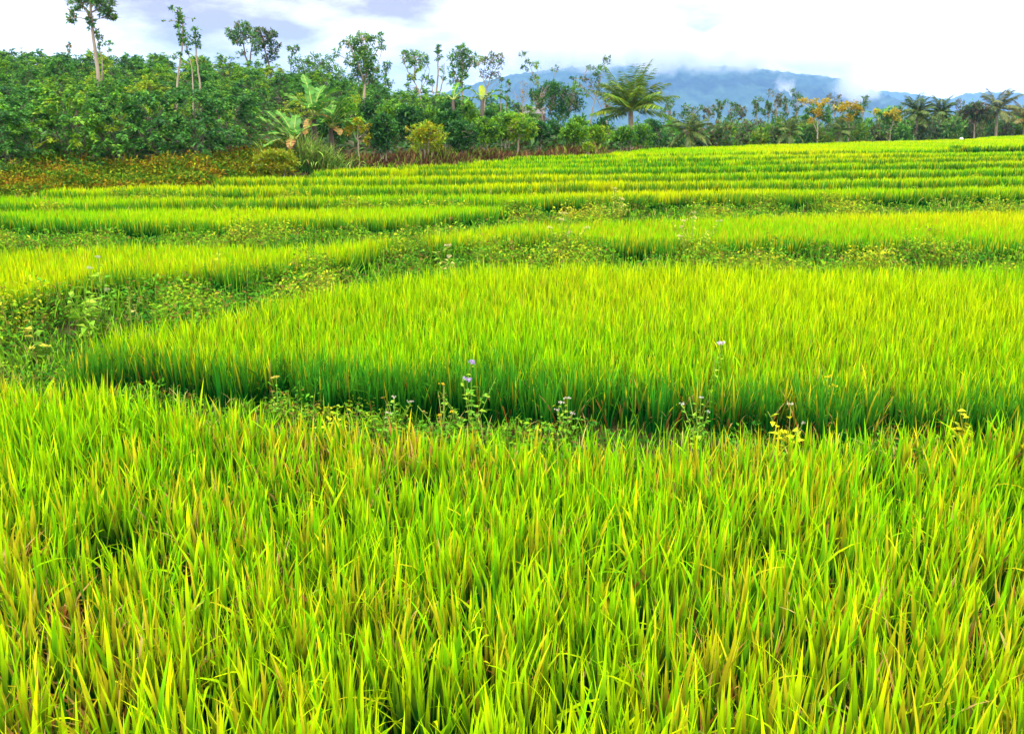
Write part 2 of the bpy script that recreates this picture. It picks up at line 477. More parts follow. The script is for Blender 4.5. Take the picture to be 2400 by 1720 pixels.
def weed_grass(mb, x, y, H, W, per):
    n = len(x)
    X = np.repeat(x, per) + R.normal(0, .03, n * per); Y = np.repeat(y, per) + R.normal(0, .03, n * per)
    N = len(X)
    if N == 0: return
    L = np.repeat(H, per) * R.uniform(.5, 1.2, N)
    tip = np.array([.17, .36, .008]) * R.uniform(.5, 1.3, (N, 1))
    dry = R.random(N) < .1
    tip[dry] = STRAW * R.uniform(.5, 1, (dry.sum(), 1))
    blades(mb, np.stack([X, Y, ground(X, Y)], -1), L, np.repeat(W, per), R.uniform(0, 6.28, N), np.abs(R.normal(.15, .2, N)), np.abs(R.normal(.7, .6, N)),
           np.tile([.05, .16, .012], (N, 1)), tip, 4)

def bund(y0, y1, dp, dg, H, nl, ls, label, bias=0., spread=.07, gh=.3):
    mb = MB()
    x, y = gap_points(y0, y1, dp)
    patch = n_w1(x, y) + .5 * n_w2(x, y)
    m = R.random(len(x)) < np.clip(.72 + .4 * patch, .2, 1)
    x, y, patch = x[m], y[m], patch[m]
    hh = H * np.clip(.75 + .35 * patch, .25, 1.5) * R.uniform(.6, 1.25, len(x))
    weed_plants(mb, x, y, hh, nl, np.full(len(x), ls), bias, spread)
    x, y = gap_points(y0, y1, dg)
    weed_grass(mb, x, y, np.full(len(x), gh) * R.uniform(.6, 1.2, len(x)), np.full(len(x), .006) + .0005 * y, 5)
    o = mb.build('weeds', M_WEED)
    return tag(o, label, 'weeds', 'weedy bunds between the terraces', 'stuff')

bund(3.2, 6.6, 110, 150, .13, 22, .034, 'low green weeds and grass on the flowering bund beside the nearest rice', -.8, .09, .17)
bund(6.6, 12.4, 180, 60, .29, 26, .046, 'thick scrub of small leaved weeds on the widest bund', -.12, .12, .26)
bund(12.4, 17.6, 110, 26, .25, 24, .055, 'yellow speckled weeds on the bund below the mid terraces', .12, .14, .26)
bund(17.6, 26, 34, 16, .17, 10, .07, 'scattered pale weeds on the narrow bunds of the middle terraces', .4, .16, .3)
bund(26, 80, 6, 5, .13, 7, .1, 'sparse weeds on the narrow bunds of the far terraces', .4, .22, .3)

# ---------------------------------------------------------------- orange scrub and red bank at the foot of the slope
def bank_mass():
    a0, a1 = (-900 - 1200) / F / CP, (700 - 1200) / F / CP
    n = 6400
    a = R.uniform(a0, a1, n); s = R.uniform(.35, 2.5, n)
    yb = bound_y(a); y = yb + s; x = a * y
    mb = MB()
    nn = Noise2(3.5, 41); n2 = Noise2(1.1, 42)
    v = nn(x, y) + .5 * n2(x, y)
    H = np.clip(.25 + .14 * v, .06, .6) * R.uniform(.5, 1.25, n) * np.interp(s, [.35, .7, 1.3, 2.5], [.5, .8, 1.15, 1.0])
    z = ground(x, y)
    nl = 26
    X = np.repeat(x, nl); Y = np.repeat(y, nl); Z = np.repeat(z, nl); HH = np.repeat(H, nl); V = np.repeat(v, nl)
    N = len(X); t = R.uniform(.05, 1, N) ** .8; az = R.uniform(0, 6.28, N)
    B = np.stack([X + np.cos(az) * R.uniform(0, .25, N), Y + np.sin(az) * R.uniform(0, .25, N), Z + HH * t], -1)
    el = R.normal(.3, .5, N)
    D = np.stack([np.cos(az) * np.cos(el), np.sin(az) * np.cos(el), np.sin(el)], -1)
    pal = np.array([[.08, .19, .012], [.22, .27, .012], [.33, .22, .012], [.27, .11, .015], [.16, .06, .02]])
    k = np.clip(1.7 + .9 * np.repeat(n2(x * .6, y * 1.2) + R.normal(0, .3, n), nl) + R.normal(0, .7, N) - .9 * (t - .5), 0, 4.9).astype(int)
    col = pal[k] * R.uniform(.6, 1.2, (N, 1))
    leaves(mb, B, D, np.stack([R.normal(0, .5, N), R.normal(0, .5, N), np.ones(N)], -1), R.uniform(.05, .10, N), R.uniform(.025, .05, N), col)
    m = n // 2
    az = R.uniform(0, 6.28, m)
    blades(mb, np.stack([x[:m], y[:m], z[:m]], -1), H[:m] * 1.25, np.full(m, .02), az, R.uniform(0, .5, m), R.uniform(0, .6, m),
           np.tile([.22, .12, .04], (m, 1)), np.tile([.4, .3, .04], (m, 1)), 3)
    tag(mb.build('bank_scrub', M_WEED), 'orange and yellow green scrub covering the low bank under the coffee bushes', 'scrub', kind='stuff')
    # dry red brown grass on the bank
    mb = MB()
    a0, a1 = (760 - 1200) / F / CP, (1495 - 1200) / F / CP
    n = 9000
    a = R.uniform(a0, a1, n); s = R.uniform(-.3, 2.6, n)
    y = bound_y(a) + s; x = a * y
    v = nn(x, y) + .6 * n2(x, y)
    L = np.clip(.18 + .12 * v, .05, .45) * R.uniform(.6, 1.3, n)
    mixc = R.random((n, 1))
    tip = (np.array([.22, .115, .045]) * mixc + np.array([.08, .045, .025]) * (1 - mixc)) * R.uniform(.5, 1.3, (n, 1))
    gr = R.random(n) < np.clip(.14 + .12 * v, 0, .5)
    tip[gr] = np.array([.16, .27, .02])
    blades(mb, np.stack([x, y, ground(x, y)], -1), L, R.uniform(.03, .06, n), R.uniform(0, 6.28, n), np.abs(R.normal(.2, .25, n)), np.abs(R.normal(.7, .5, n)),
           np.tile([.09, .045, .025], (n, 1)), tip, 3)
    tag(mb.build('dry_grass', M_WEED), 'red brown dry grass on the earth bank under the shrubs', 'dry grass', kind='stuff')
    # undergrowth carpeting the slope between the bushes
    mb = MB()
    n = 9000
    a = R.uniform(-.8, .14, n); y = bound_y(a) + 1.5 + R.random(n) ** .8 * (62 - bound_y(a)); x = a * y
    N = n * 3
    X = np.repeat(x, 3) + R.normal(0, .3, N); Y = np.repeat(y, 3) + R.normal(0, .3, N)
    az = R.uniform(0, 6.28, N); el = R.normal(.4, .4, N)
    D = np.stack([np.cos(az) * np.cos(el), np.sin(az) * np.cos(el), np.sin(el)], -1)
    pal = np.array([[.03, .09, .02], [.05, .14, .02], [.06, .06, .02]])
    leaves(mb, np.stack([X, Y, ground(X, Y) + R.uniform(0, .45, N)], -1), D, np.stack([R.normal(0, .4, N), R.normal(0, .4, N), np.ones(N)], -1),
           R.uniform(.2, .4, N), R.uniform(.1, .18, N), pal[R.integers(0, 3, N)] * R.uniform(.6, 1.2, (N, 1)))
    tag(mb.build('undergrowth', M_LEAF), 'dark leafy undergrowth between the coffee bushes on the slope', 'undergrowth', kind='stuff')
bank_mass()

# ---------------------------------------------------------------- foliage tools
DK = np.array([.022, .095, .022]); MD = np.array([.06, .20, .022]); LT = np.array([.17, .36, .015]); YG = np.array([.28, .36, .012])
GY = np.array([.11, .19, .07]); OR = np.array([.42, .25, .012]); BR = np.array([.15, .09, .05])

def clump(mb, c, r, n, ls, pal, up=.25, sub=None, droop=0., sub_r=.3):
    """Leaves gathered on many small twigs through an ellipsoid, leaving gaps between the twigs."""
    c = np.asarray(c, float); r = np.asarray(r, float)
    k = sub or max(3, n // 22)
    d = norm(R.normal(0, 1, (k, 3))); sc = c + d * r * (R.random((k, 1)) ** .45)
    i = R.integers(0, k, n)
    rad = r.min() * sub_r
    off = R.normal(0, 1, (n, 3)) * rad * .55
    B = sc[i] + off
    out = norm(norm(B - c) + .8 * R.normal(0, 1, (n, 3)) + np.array([0, 0, up - droop]))
    Nn = np.stack([R.normal(0, .5, n), R.normal(0, .5, n), np.ones(n)], -1)
    pal = np.asarray(pal)
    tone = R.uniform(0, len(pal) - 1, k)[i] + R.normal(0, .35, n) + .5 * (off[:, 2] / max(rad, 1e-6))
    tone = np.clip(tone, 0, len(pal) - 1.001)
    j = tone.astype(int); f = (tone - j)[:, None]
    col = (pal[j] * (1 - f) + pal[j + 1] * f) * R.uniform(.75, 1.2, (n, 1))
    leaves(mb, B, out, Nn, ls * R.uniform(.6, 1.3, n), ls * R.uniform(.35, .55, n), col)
    return sc

def pxr(d, px): return px / F * d

def tree(name, label, cat, d, limbs, clumps, ls, pal, bark=None, group=None, depth=.8, root=True, droop=0., sub_r=.3, crown_name='crown', extra=None):
    """limbs: [(photo points, r0, r1)]; the first limb is the trunk and is carried down to the soil.
    clumps: [(X, Y, rx, ry, n)] in photo pixels at distance d."""
    bark = bark or M_BARK
    X0 = limbs[0][0][0][0]
    bx = float(at(X0, HOR, d)[0]); bz = float(ground(bx, d))
    base = np.array([bx, d, bz - .05])
    th = thing(name, base, label, cat, group)
    mb = MB(); ends = []
    for li, (pts, r0, r1) in enumerate(limbs):
        P = np.array([at(p[0], p[1], d) for p in pts])
        if li == 0 and root:
            P = np.concatenate([[base], P[1:] if P[0, 2] < bz + .3 else P])
        if li > 0:
            dv = R.uniform(-1, 1) * depth * pxr(d, abs(pts[-1][0] - pts[0][0]) + 10)
            P[:, 1] += np.linspace(0, dv, len(P))
        P = smooth_line(P, max(5, 3 * len(P)), .012 * pxr(d, 40))
        tube(mb, P, [r0 * .68, r1 * .6], sides=6)
        ends.append(P)
    cb = MB()
    allp = np.concatenate(ends)
    for c in clumps:
        Xc, Yc, rx, ry, n = c[:5]
        pl = c[5] if len(c) > 5 else pal
        C = at(Xc, Yc, d); r = np.array([pxr(d, rx), pxr(d, rx) * .9, pxr(d, ry)])
        C[1] += R.uniform(-.6, .6) * depth * r[0]
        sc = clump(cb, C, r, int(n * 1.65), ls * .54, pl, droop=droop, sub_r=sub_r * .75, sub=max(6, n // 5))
        # twigs join the leaf groups to the limbs
        for p in sc[:max(2, len(sc) // 3)]:
            q = allp[np.argmin(np.linalg.norm(allp - p, axis=1) + np.maximum(0, allp[:, 2] - p[2]) * 2)]
            mid = (p + q) / 2 + R.normal(0, .08, 3) * np.linalg.norm(p - q); 
            tube(mb, np.array([q, mid, p]), [max(.006, .0003 * d), .003 + .0001 * d], sides=4)
    mb.build('trunk', bark, th, base)
    if clumps: cb.build(crown_name, M_LEAF, th, base)
    if extra: extra(th, base)
    return th

# ---------------------------------------------------------------- coffee bushes
def coffee_mesh(seed, pal):
    global R
    keep = R; R = np.random.default_rng(seed)
    tb, cb = MB(), MB()
    k = R.integers(3, 6)
    for i in range(k):
        az = R.uniform(0, 6.28); h = R.uniform(.9, 1.4); sp = R.uniform(.15, .5)
        tube(tb, smooth_line([[0.05 * math.cos(az), .05 * math.sin(az), -.1], [sp * .4 * math.cos(az), sp * .4 * math.sin(az), h * .45], [sp * math.cos(az), sp * math.sin(az), h]], 6, .015), [.028, .01], sides=6)
    # arching leafy branches
    nb = 64
    for i in range(nb):
        az = R.uniform(0, 6.28); h0 = R.uniform(.25, 1.45); rr = np.interp(h0, [.25, .7, 1.45], [.95, 1.05, .45]) * R.uniform(.6, 1.12)
        p0 = np.array([.12 * math.cos(az), .12 * math.sin(az), h0]); p2 = np.array([rr * math.cos(az), rr * math.sin(az), h0 + R.uniform(-.12, .3)])
        P = smooth_line([p0, (p0 + p2) / 2 + [0, 0, .16], p2], 7)
        tube(tb, P, [.006, .003], sides=3)
        m = 34
        t = R.uniform(.25, 1.02, m)
        B = np.stack([np.interp(t, np.linspace(0, 1, 7), P[:, q]) for q in range(3)], -1) + R.normal(0, .025, (m, 3))
        sgn = R.choice([-1, 1], m)
        D = np.stack([math.cos(az) - sgn * math.sin(az) * 1.1, math.sin(az) + sgn * math.cos(az) * 1.1, np.zeros(m)], -1) + R.normal(0, .3, (m, 3)) + np.array([0, 0, -.25])
        tone = np.clip(R.normal(1.3, .6) + 1.2 * (t - .5) + R.normal(0, .3, m), 0, len(pal) - 1.01)
        j = tone.astype(int); f = (tone - j)[:, None]
        pa = np.asarray(pal)
        leaves(cb, B, D, np.stack([R.normal(0, .4, m), R.normal(0, .4, m), np.ones(m)], -1), R.uniform(.075, .13, m), R.uniform(.042, .07, m), (pa[j] * (1 - f) + pa[j + 1] * f) * R.uniform(.8, 1.2, (m, 1)))
    R = keep
    return tb, cb

COFFEE = []
def coffee_proto(i, pal):
    tb, cb = coffee_mesh(100 + i, pal)
    a = tb.build('trunk', M_BARKD); b = cb.build('crown', M_LEAF)
    return a, b

PALS = [[DK, MD, LT], [DK, DK * 1.2, MD, LT], [DK, MD, LT, YG * .8], [DK, MD, MD * 1.2, LT], [MD, LT, YG], [DK * .9, DK * 1.3, MD]]
protos = [coffee_proto(i, p) for i, p in enumerate(PALS)]
used = [False] * len(protos)

def coffee(i, x, y, s, rz, label, sz=1., group='coffee bushes on the slope', name='coffee_bush'):
    z = float(ground(x, y))
    th = thing(name, (x, y, z), label, 'bush', group)
    th.rotation_euler = (0, 0, rz); th.scale = (s, s, s * sz)
    for src in protos[i]:
        if used[i]:
            c = src.copy(); COL.objects.link(c)
        else:
            c = src
        c.parent = th
    used[i] = True
    return th

FRONT = [(-60, .6, 3, 1.0, 'dark coffee bush cut by the frame edge above the orange scrub'),
         (60, .5, 1, .95, 'coffee bush with a thin pale stem showing, leftmost whole one in the front row'),
         (140, 1.2, 3, 1.1, 'very dark coffee bush above the pair of bare pale stems'),
         (235, .8, 2, 1.12, 'tall coffee bush with a bright yellow green top in the front row'),
         (330, .9, 3, 1.1, 'dark front row coffee bush just right of the bright yellow green one'),
         (415, 1.0, 5, 1.1, 'dark front row coffee bush directly below the tall ivy covered trunk'),
         (500, 1.1, 5, 1.12, 'glossy deep green front row coffee bush, second left from the banana clump'),
         (585, 1.0, 1, 1.05, 'deep green front row coffee bush next to the banana clump')]
for (X, s, i, sc, lab) in FRONT:
    a = (X - 1200) / F / CP
    y = float(bound_y(a)) + 1.5 + s
    coffee(i, a * y, y, sc * .98, R.uniform(0, 6.28), lab, 1.02)
rows = [(25.5, 0), (28, 1), (30.5, 0), (33, 1), (35.5, 0), (38, 1), (40.5, 0), (43, 1), (45.5, 0), (48, 1), (51, 0), (54, 1), (57, 0), (60.5, 1)]
nb = 0
for yr, par in rows:
    x0 = -.68 * yr
    x1 = np.interp(yr, [25, 30, 36, 42, 60], [-9.5, -8, -7, -3, 2.5])
    x = x0 + par * 1.1
    while x < x1:
        xx = x + R.uniform(-.5, .5); yy = yr + R.uniform(-.6, .6)
        if yy > bound_y(xx / yy) + 3.2:
            low = yr < 37
            i = R.choice([0, 1, 2, 3, 4, 5], p=[.2, .2, .2, .2, .08, .12]) if low else R.choice([0, 1, 2, 3, 4, 5], p=[.3, .2, .1, .25, .03, .12])
            lab = 'leafy coffee bush packed into the lower slope behind the front row' if low else ('round coffee bush in the mass on the middle of the slope' if yr < 50 else 'small looking coffee bush along the hilltop skyline')
            coffee(int(i), xx, yy, R.uniform(.78, 1.0), R.uniform(0, 6.28), lab, R.uniform(.85, 1.05))
            nb += 1
        x += 1.85
print('coffee bushes', nb)

# ---------------------------------------------------------------- individual trees on the slope
GT = [DK * 2.2, GY * 1.5, MD * 1.3, BR * 1.2]
tree('tall_tree', 'tallest tree on the slope, bare pale trunk with a crown cut by the frame top', 'tree', 35.5,
     [([(235, 215), (228, 160), (218, 90), (214, 40), (210, -10), (208, -60)], .13, .05), ([(214, 45), (195, 15), (178, -5)], .05, .02), ([(214, 30), (240, 12), (262, 5)], .05, .02),
      ([(215, 50), (190, 42), (165, 50)], .035, .012), ([(212, 20), (230, -20), (240, -40)], .05, .02), ([(216, 48), (245, 35), (268, 38)], .03, .01)],
     [(182, 5, 22, 14, 210), (205, -15, 30, 20, 320), (240, 5, 26, 18, 320), (248, 30, 17, 12, 150), (168, 45, 14, 8, 80), (178, 26, 10, 8, 60), (265, 38, 8, 7, 50), (215, 45, 9, 12, 70), (230, -45, 40, 24, 380), (190, -40, 30, 20, 250), (214, 62, 6, 10, 40)],
     .25, GT, sub_r=.34)
tree('leaning_tree', 'thin leaning ivy covered stem right beside the tallest pale trunk', 'tree', 36.5,
     [([(240, 170), (238, 130), (231, 100), (222, 65)], .05, .025)], [(233, 92, 8, 12, 60), (223, 72, 6, 10, 40), (228, 82, 5, 8, 30), (236, 110, 4, 8, 20)], .19, GT, sub_r=.4)
tree('sapling', 'small two tufted sapling on the skyline just right of the tallest tree', 'tree', 56,
     [([(251, 150), (254, 125), (257, 110), (256, 98)], .035, .02)], [(250, 102, 6, 4, 34), (259, 99, 5, 5, 34), (257, 118, 4, 4, 24)], .24, [MD, LT], sub_r=.5)
tree('sapling', 'small plume shaped sapling on the skyline left of the tallest tree', 'tree', 56,
     [([(162, 150), (162, 125), (163, 103)], .03, .02)], [(163, 112, 5, 12, 70)], .24, [GY, MD, OR * .6], sub_r=.5)
tree('sapling', 'stubby leafy sapling poking above the hilltop near the frame edge', 'tree', 57,
     [([(52, 150), (52, 130), (52, 120)], .04, .03)], [(53, 126, 6, 11, 70)], .24, [MD, LT, OR * .5], sub_r=.5)
tree('sapling', 'curled bare sapling tip left of the tallest trunk', 'tree', 56,
     [([(212, 145), (208, 128), (205, 120), (209, 115)], .03, .012)], [(207, 119, 3, 4, 12), (210, 127, 3, 3, 8)], .18, GT, sub_r=.5)
tree('ivy_tree', 'slim pale trunk with an ivy column and few thin twigs, standing low on the slope', 'tree', 28.5,
     [([(414, 260), (415, 200), (420, 150), (427, 115), (430, 70), (428, 40), (420, 22)], .062, .025), ([(428, 40), (418, 28), (408, 20)], .02, .008), ([(428, 55), (410, 50), (388, 52)], .015, .005),
      ([(430, 45), (445, 42), (456, 46)], .015, .006), ([(422, 140), (412, 132), (404, 130)], .02, .008)],
     [(424, 50, 11, 17, 130), (422, 66, 10, 12, 80), (420, 88, 7, 10, 50), (425, 100, 7, 8, 40), (407, 22, 8, 5, 30), (420, 24, 5, 5, 20), (427, 35, 4, 5, 12), (386, 52, 3, 2, 6), (400, 50, 3, 2, 5), (454, 46, 4, 3, 10), (405, 133, 7, 6, 34), (420, 130, 7, 9, 40), (430, 90, 4, 20, 50)],
     .15, [DK, MD, LT], sub_r=.34)
tree('ivy_tree', 'crooked ivy stem crossing close behind the slim pale trunk', 'tree', 30,
     [([(452, 175), (446, 140), (438, 118), (433, 98)], .045, .02)], [(437, 102, 8, 10, 60), (440, 120, 5, 6, 30), (435, 85, 9, 5, 24)], .16, [DK, MD, LT], sub_r=.4)
tree('ivy_tree', 'short ivy topped pole tree right of the slim pale trunk', 'tree', 32,
     [([(470, 205), (464, 165), (459, 125), (458, 85), (459, 70)], .06, .03)], [(460, 78, 9, 11, 80), (458, 95, 9, 10, 70), (464, 106, 7, 6, 34), (472, 138, 6, 4, 20)], .17, [DK, MD, LT], sub_r=.35)
tree('broad_tree', 'flat crowned twin stemmed tree on the hilltop, left of an adjoining pair', 'tree', 60,
     [([(585, 190), (580, 150), (572, 120), (568, 95)], .12, .05), ([(584, 160), (586, 125), (590, 100)], .08, .04), ([(570, 105), (550, 85), (538, 72)], .05, .02), ([(569, 100), (572, 75), (570, 58)], .05, .02), ([(588, 110), (598, 95), (606, 85)], .04, .02)],
     [(545, 78, 17, 12, 190), (568, 66, 18, 12, 230), (585, 82, 18, 14, 230), (560, 98, 18, 9, 140), (600, 100, 14, 10, 100), (565, 122, 14, 8, 50), (598, 120, 12, 8, 50)], .34, GT, bark=M_BARKD, sub_r=.36)
tree('broad_tree', 'darker leaning tree on the hilltop, right of an adjoining pair', 'tree', 61,
     [([(636, 180), (629, 145), (621, 120), (618, 95), (612, 80)], .11, .04), ([(620, 110), (632, 92), (640, 80)], .05, .02), ([(624, 130), (640, 118), (650, 108)], .04, .015), ([(619, 105), (605, 100), (598, 108)], .03, .012)],
     [(612, 78, 16, 12, 190), (634, 82, 13, 10, 130), (622, 96, 18, 10, 170), (638, 112, 13, 10, 90), (603, 112, 13, 8, 70), (640, 130, 12, 9, 80), (650, 105, 6, 6, 30), (628, 140, 14, 8, 60)], .34, [DK, GY, MD * .8, BR], bark=M_BARKD, sub_r=.36)
tree('sparse_tree', 'thin little tree with a flat tuft alone on the hill shoulder', 'tree', 58,
     [([(682, 195), (682, 150), (684, 125), (686, 112)], .06, .03), ([(685, 122), (695, 115), (700, 118)], .03, .012), ([(684, 124), (677, 115)], .03, .012)],
     [(680, 114, 8, 5, 50), (694, 114, 8, 5, 50), (686, 124, 7, 5, 36), (679, 138, 4, 4, 16), (682, 145, 4, 6, 20)], .3, GT, bark=M_BARKD, sub_r=.4)
fe = [GY, MD, LT * .8]
tree('bamboo_clump', 'feathery pale green bamboo clump on the hill shoulder', 'bamboo', 50,
     [([(735, 225), (735, 180), (738, 140)], .06, .02), ([(733, 210), (712, 165), (704, 145)], .04, .01), ([(736, 210), (760, 170), (772, 145)], .04, .01), ([(738, 215), (785, 180), (800, 160)], .04, .01), ([(735, 200), (748, 160), (752, 135)], .03, .01)],
     [(705, 150, 22, 14, 170), (738, 142, 20, 14, 190), (765, 148, 22, 15, 190), (715, 175, 28, 16, 250), (750, 172, 34, 18, 340), (790, 172, 22, 16, 190), (735, 195, 50, 16, 380), (800, 195, 22, 14, 160)], .26, fe, sub_r=.4, droop=.4)
tree('broadleaf_tree', 'largest airy tree on the slope, pale forked trunk rising behind the banana clump', 'tree', 33,
     [([(852, 330), (851, 280), (853, 230), (857, 195), (858, 165)], .11, .05), ([(856, 200), (845, 160), (830, 120), (815, 98)], .05, .015), ([(857, 190), (855, 140), (852, 95)], .05, .015), ([(858, 180), (872, 140), (885, 110), (894, 88)], .04, .012),
      ([(857, 200), (838, 170), (820, 150), (800, 125)], .04, .01), ([(860, 200), (882, 165), (892, 135)], .035, .012)],
     [(852, 85, 17, 12, 150), (824, 95, 16, 10, 110), (806, 104, 12, 6, 50), (870, 95, 14, 10, 110), (892, 88, 7, 13, 60), (897, 112, 8, 8, 40), (838, 115, 18, 13, 190), (862, 122, 20, 13, 230), (845, 140, 20, 14, 220), (870, 150, 18, 15, 200), (820, 140, 14, 14, 110), (785, 122, 9, 9, 40), (850, 165, 22, 13, 210), (880, 175, 12, 14, 110), (830, 180, 14, 14, 120), (862, 185, 20, 10, 140)],
     .20, [DK * 2, MD * 1.2, GY * 1.4, LT], sub_r=.36, droop=.25)
tree('ivy_tree', 'bent ivy covered stump tree on the skyline, right of the largest airy tree', 'tree', 50,
     [([(905, 220), (902, 190), (905, 165), (908, 150)], .06, .04)], [(908, 152, 9, 8, 80), (903, 168, 7, 9, 60), (900, 184, 9, 9, 70), (912, 195, 9, 8, 60)], .24, [DK, MD, LT], sub_r=.4)
tree('airy_tree', 'airy tree with lime leaf patches and a pale slanting trunk', 'tree', 47,
     [([(993, 300), (990, 250), (982, 215), (970, 190)], .09, .04), ([(984, 220), (990, 185), (998, 160)], .04, .015), ([(972, 195), (955, 165), (945, 140)], .04, .012), ([(970, 190), (972, 160), (975, 135)], .04, .012), ([(985, 210), (1002, 185), (1008, 165)], .03, .01)],
     [(950, 130, 12, 10, 110), (972, 134, 16, 13, 170), (992, 140, 13, 11, 120), (958, 150, 12, 10, 90), (982, 160, 12, 10, 80, [LT, YG]), (968, 178, 12, 8, 70, [LT, YG]), (1000, 185, 16, 10, 90), (955, 205, 9, 10, 50), (965, 190, 9, 8, 40)],
     .25, [DK * 2, MD * 1.2, GY * 1.4, LT], sub_r=.36)
tree('ivy_tree', 'bare forked trunk capped by a narrow ivy column, beside the lime patched tree', 'tree', 46,
     [([(1010, 310), (1013, 260), (1022, 225), (1026, 190), (1026, 140), (1028, 112)], .09, .04), ([(1016, 240), (1034, 215), (1040, 180), (1042, 150)], .05, .025), ([(1018, 235), (1012, 205), (1013, 190)], .05, .02)],
     [(1029, 113, 7, 7, 60), (1029, 130, 8, 12, 90), (1038, 172, 7, 14, 70, [MD, LT]), (1014, 195, 6, 7, 40)], .22, [DK, MD, LT * .8], sub_r=.4)
tree('airy_tree', 'full topped tree in the middle of the gap, left of the thin autumn toned one', 'tree', 48,
     [([(1085, 300), (1083, 240), (1082, 200), (1084, 160), (1084, 125)], .1, .04), ([(1082, 200), (1065, 170), (1058, 145)], .05, .015), ([(1083, 185), (1102, 160), (1110, 140)], .05, .015), ([(1083, 175), (1078, 145), (1075, 125)], .04, .012)],
     [(1082, 118, 18, 10, 160), (1065, 138, 15, 13, 150), (1100, 132, 17, 11, 150), (1080, 150, 22, 14, 210), (1062, 165, 13, 14, 110), (1085, 180, 12, 18, 130, [MD, LT]), (1108, 150, 12, 10, 80), (1060, 190, 14, 8, 60), (1075, 200, 10, 14, 80)],
     .26, [DK * 2, MD * 1.2, GY * 1.4, LT], sub_r=.36)
tree('airy_tree', 'thin autumn toned tree with see through twigs against the blue mountain', 'tree', 47,
     [([(1133, 300), (1135, 250), (1140, 215), (1150, 180), (1158, 150)], .06, .02), ([(1142, 210), (1128, 175), (1120, 155)], .035, .01), ([(1148, 185), (1170, 150), (1182, 128)], .03, .008), ([(1145, 200), (1165, 185), (1182, 165)], .025, .008), ([(1138, 225), (1160, 200), (1175, 185)], .025, .008)],
     [(1160, 132, 16, 10, 90), (1135, 145, 16, 11, 100), (1122, 140, 12, 8, 60, [LT, YG]), (1165, 152, 16, 12, 100), (1140, 172, 16, 12, 90), (1170, 132, 10, 8, 40, [BR, GY]), (1155, 180, 14, 10, 60), (1175, 180, 9, 14, 50)],
     .22, [GY, BR, MD, GY], sub_r=.42)
tree('ivy_tree', 'leaf clad twin poles right of the thin autumn toned tree', 'tree', 43,
     [([(1184, 300), (1186, 250), (1190, 210), (1192, 190)], .04, .02), ([(1176, 300), (1173, 250), (1174, 200)], .035, .015)],
     [(1192, 200, 5, 12, 60), (1188, 225, 6, 12, 60), (1175, 215, 4, 16, 40), (1190, 250, 6, 10, 50)], .18, [DK, MD, LT], sub_r=.5)
tree('bare_tree', 'leafless pinkish grey twiggy tree in front of the blue mountain', 'tree', 44,
     [([(1224, 310), (1225, 270), (1226, 235), (1228, 205)], .04, .015), ([(1225, 265), (1212, 230), (1202, 205)], .02, .006), ([(1226, 255), (1240, 225), (1246, 200)], .02, .006), ([(1226, 245), (1220, 215), (1222, 190)], .018, .005), ([(1227, 240), (1238, 210), (1236, 190)], .016, .005), ([(1213, 232), (1206, 222), (1196, 215)], .012, .004), ([(1225, 280), (1208, 250), (1198, 232)], .015, .004)],
     [(1228, 225, 20, 16, 50), (1225, 200, 14, 8, 24), (1228, 215, 4, 4, 12, [OR, OR])], .14, [BR * 1.6, GY, BR * 1.3], bark=M_BARK, sub_r=.6)
tree('spray_tree', 'spindly sapling with separate leaf sprays at its tips, over the round dark tree', 'tree', 42,
     [([(1272, 290), (1268, 240), (1262, 205), (1250, 175), (1240, 150), (1228, 130)], .05, .012), ([(1255, 185), (1262, 165), (1258, 150)], .015, .006), ([(1250, 175), (1234, 165), (1228, 158)], .015, .006), ([(1270, 220), (1298, 185), (1302, 165)], .02, .006), ([(1263, 205), (1245, 190), (1240, 180)], .015, .006)],
     [(1226, 128, 7, 6, 34), (1238, 145, 6, 8, 34), (1230, 160, 9, 6, 40), (1258, 152, 9, 7, 50, [MD, LT, YG]), (1250, 185, 10, 8, 50), (1300, 163, 7, 7, 36), (1262, 190, 8, 8, 36, [LT, YG])], .2, [DK, MD, GY], sub_r=.5)
tree('round_tree', 'dense round dark green tree with two slender pale stems', 'tree', 40,
     [([(1291, 352), (1294, 322), (1296, 290), (1290, 262)], .06, .04), ([(1294, 335), (1304, 305), (1312, 280)], .05, .03), ([(1295, 300), (1275, 270), (1262, 250)], .04, .02), ([(1312, 282), (1335, 260), (1345, 245)], .04, .02)],
     [(1290, 205, 24, 14, 330), (1262, 225, 22, 18, 360), (1310, 215, 26, 16, 380), (1335, 225, 24, 16, 340), (1285, 240, 30, 18, 480), (1330, 250, 26, 18, 380), (1355, 245, 14, 14, 150), (1258, 245, 14, 12, 130, [MD, LT]), (1310, 270, 26, 12, 300), (1350, 212, 12, 8, 80, [LT, MD])],
     .2, [DK * .9, DK * 1.3, MD, MD], sub_r=.36)
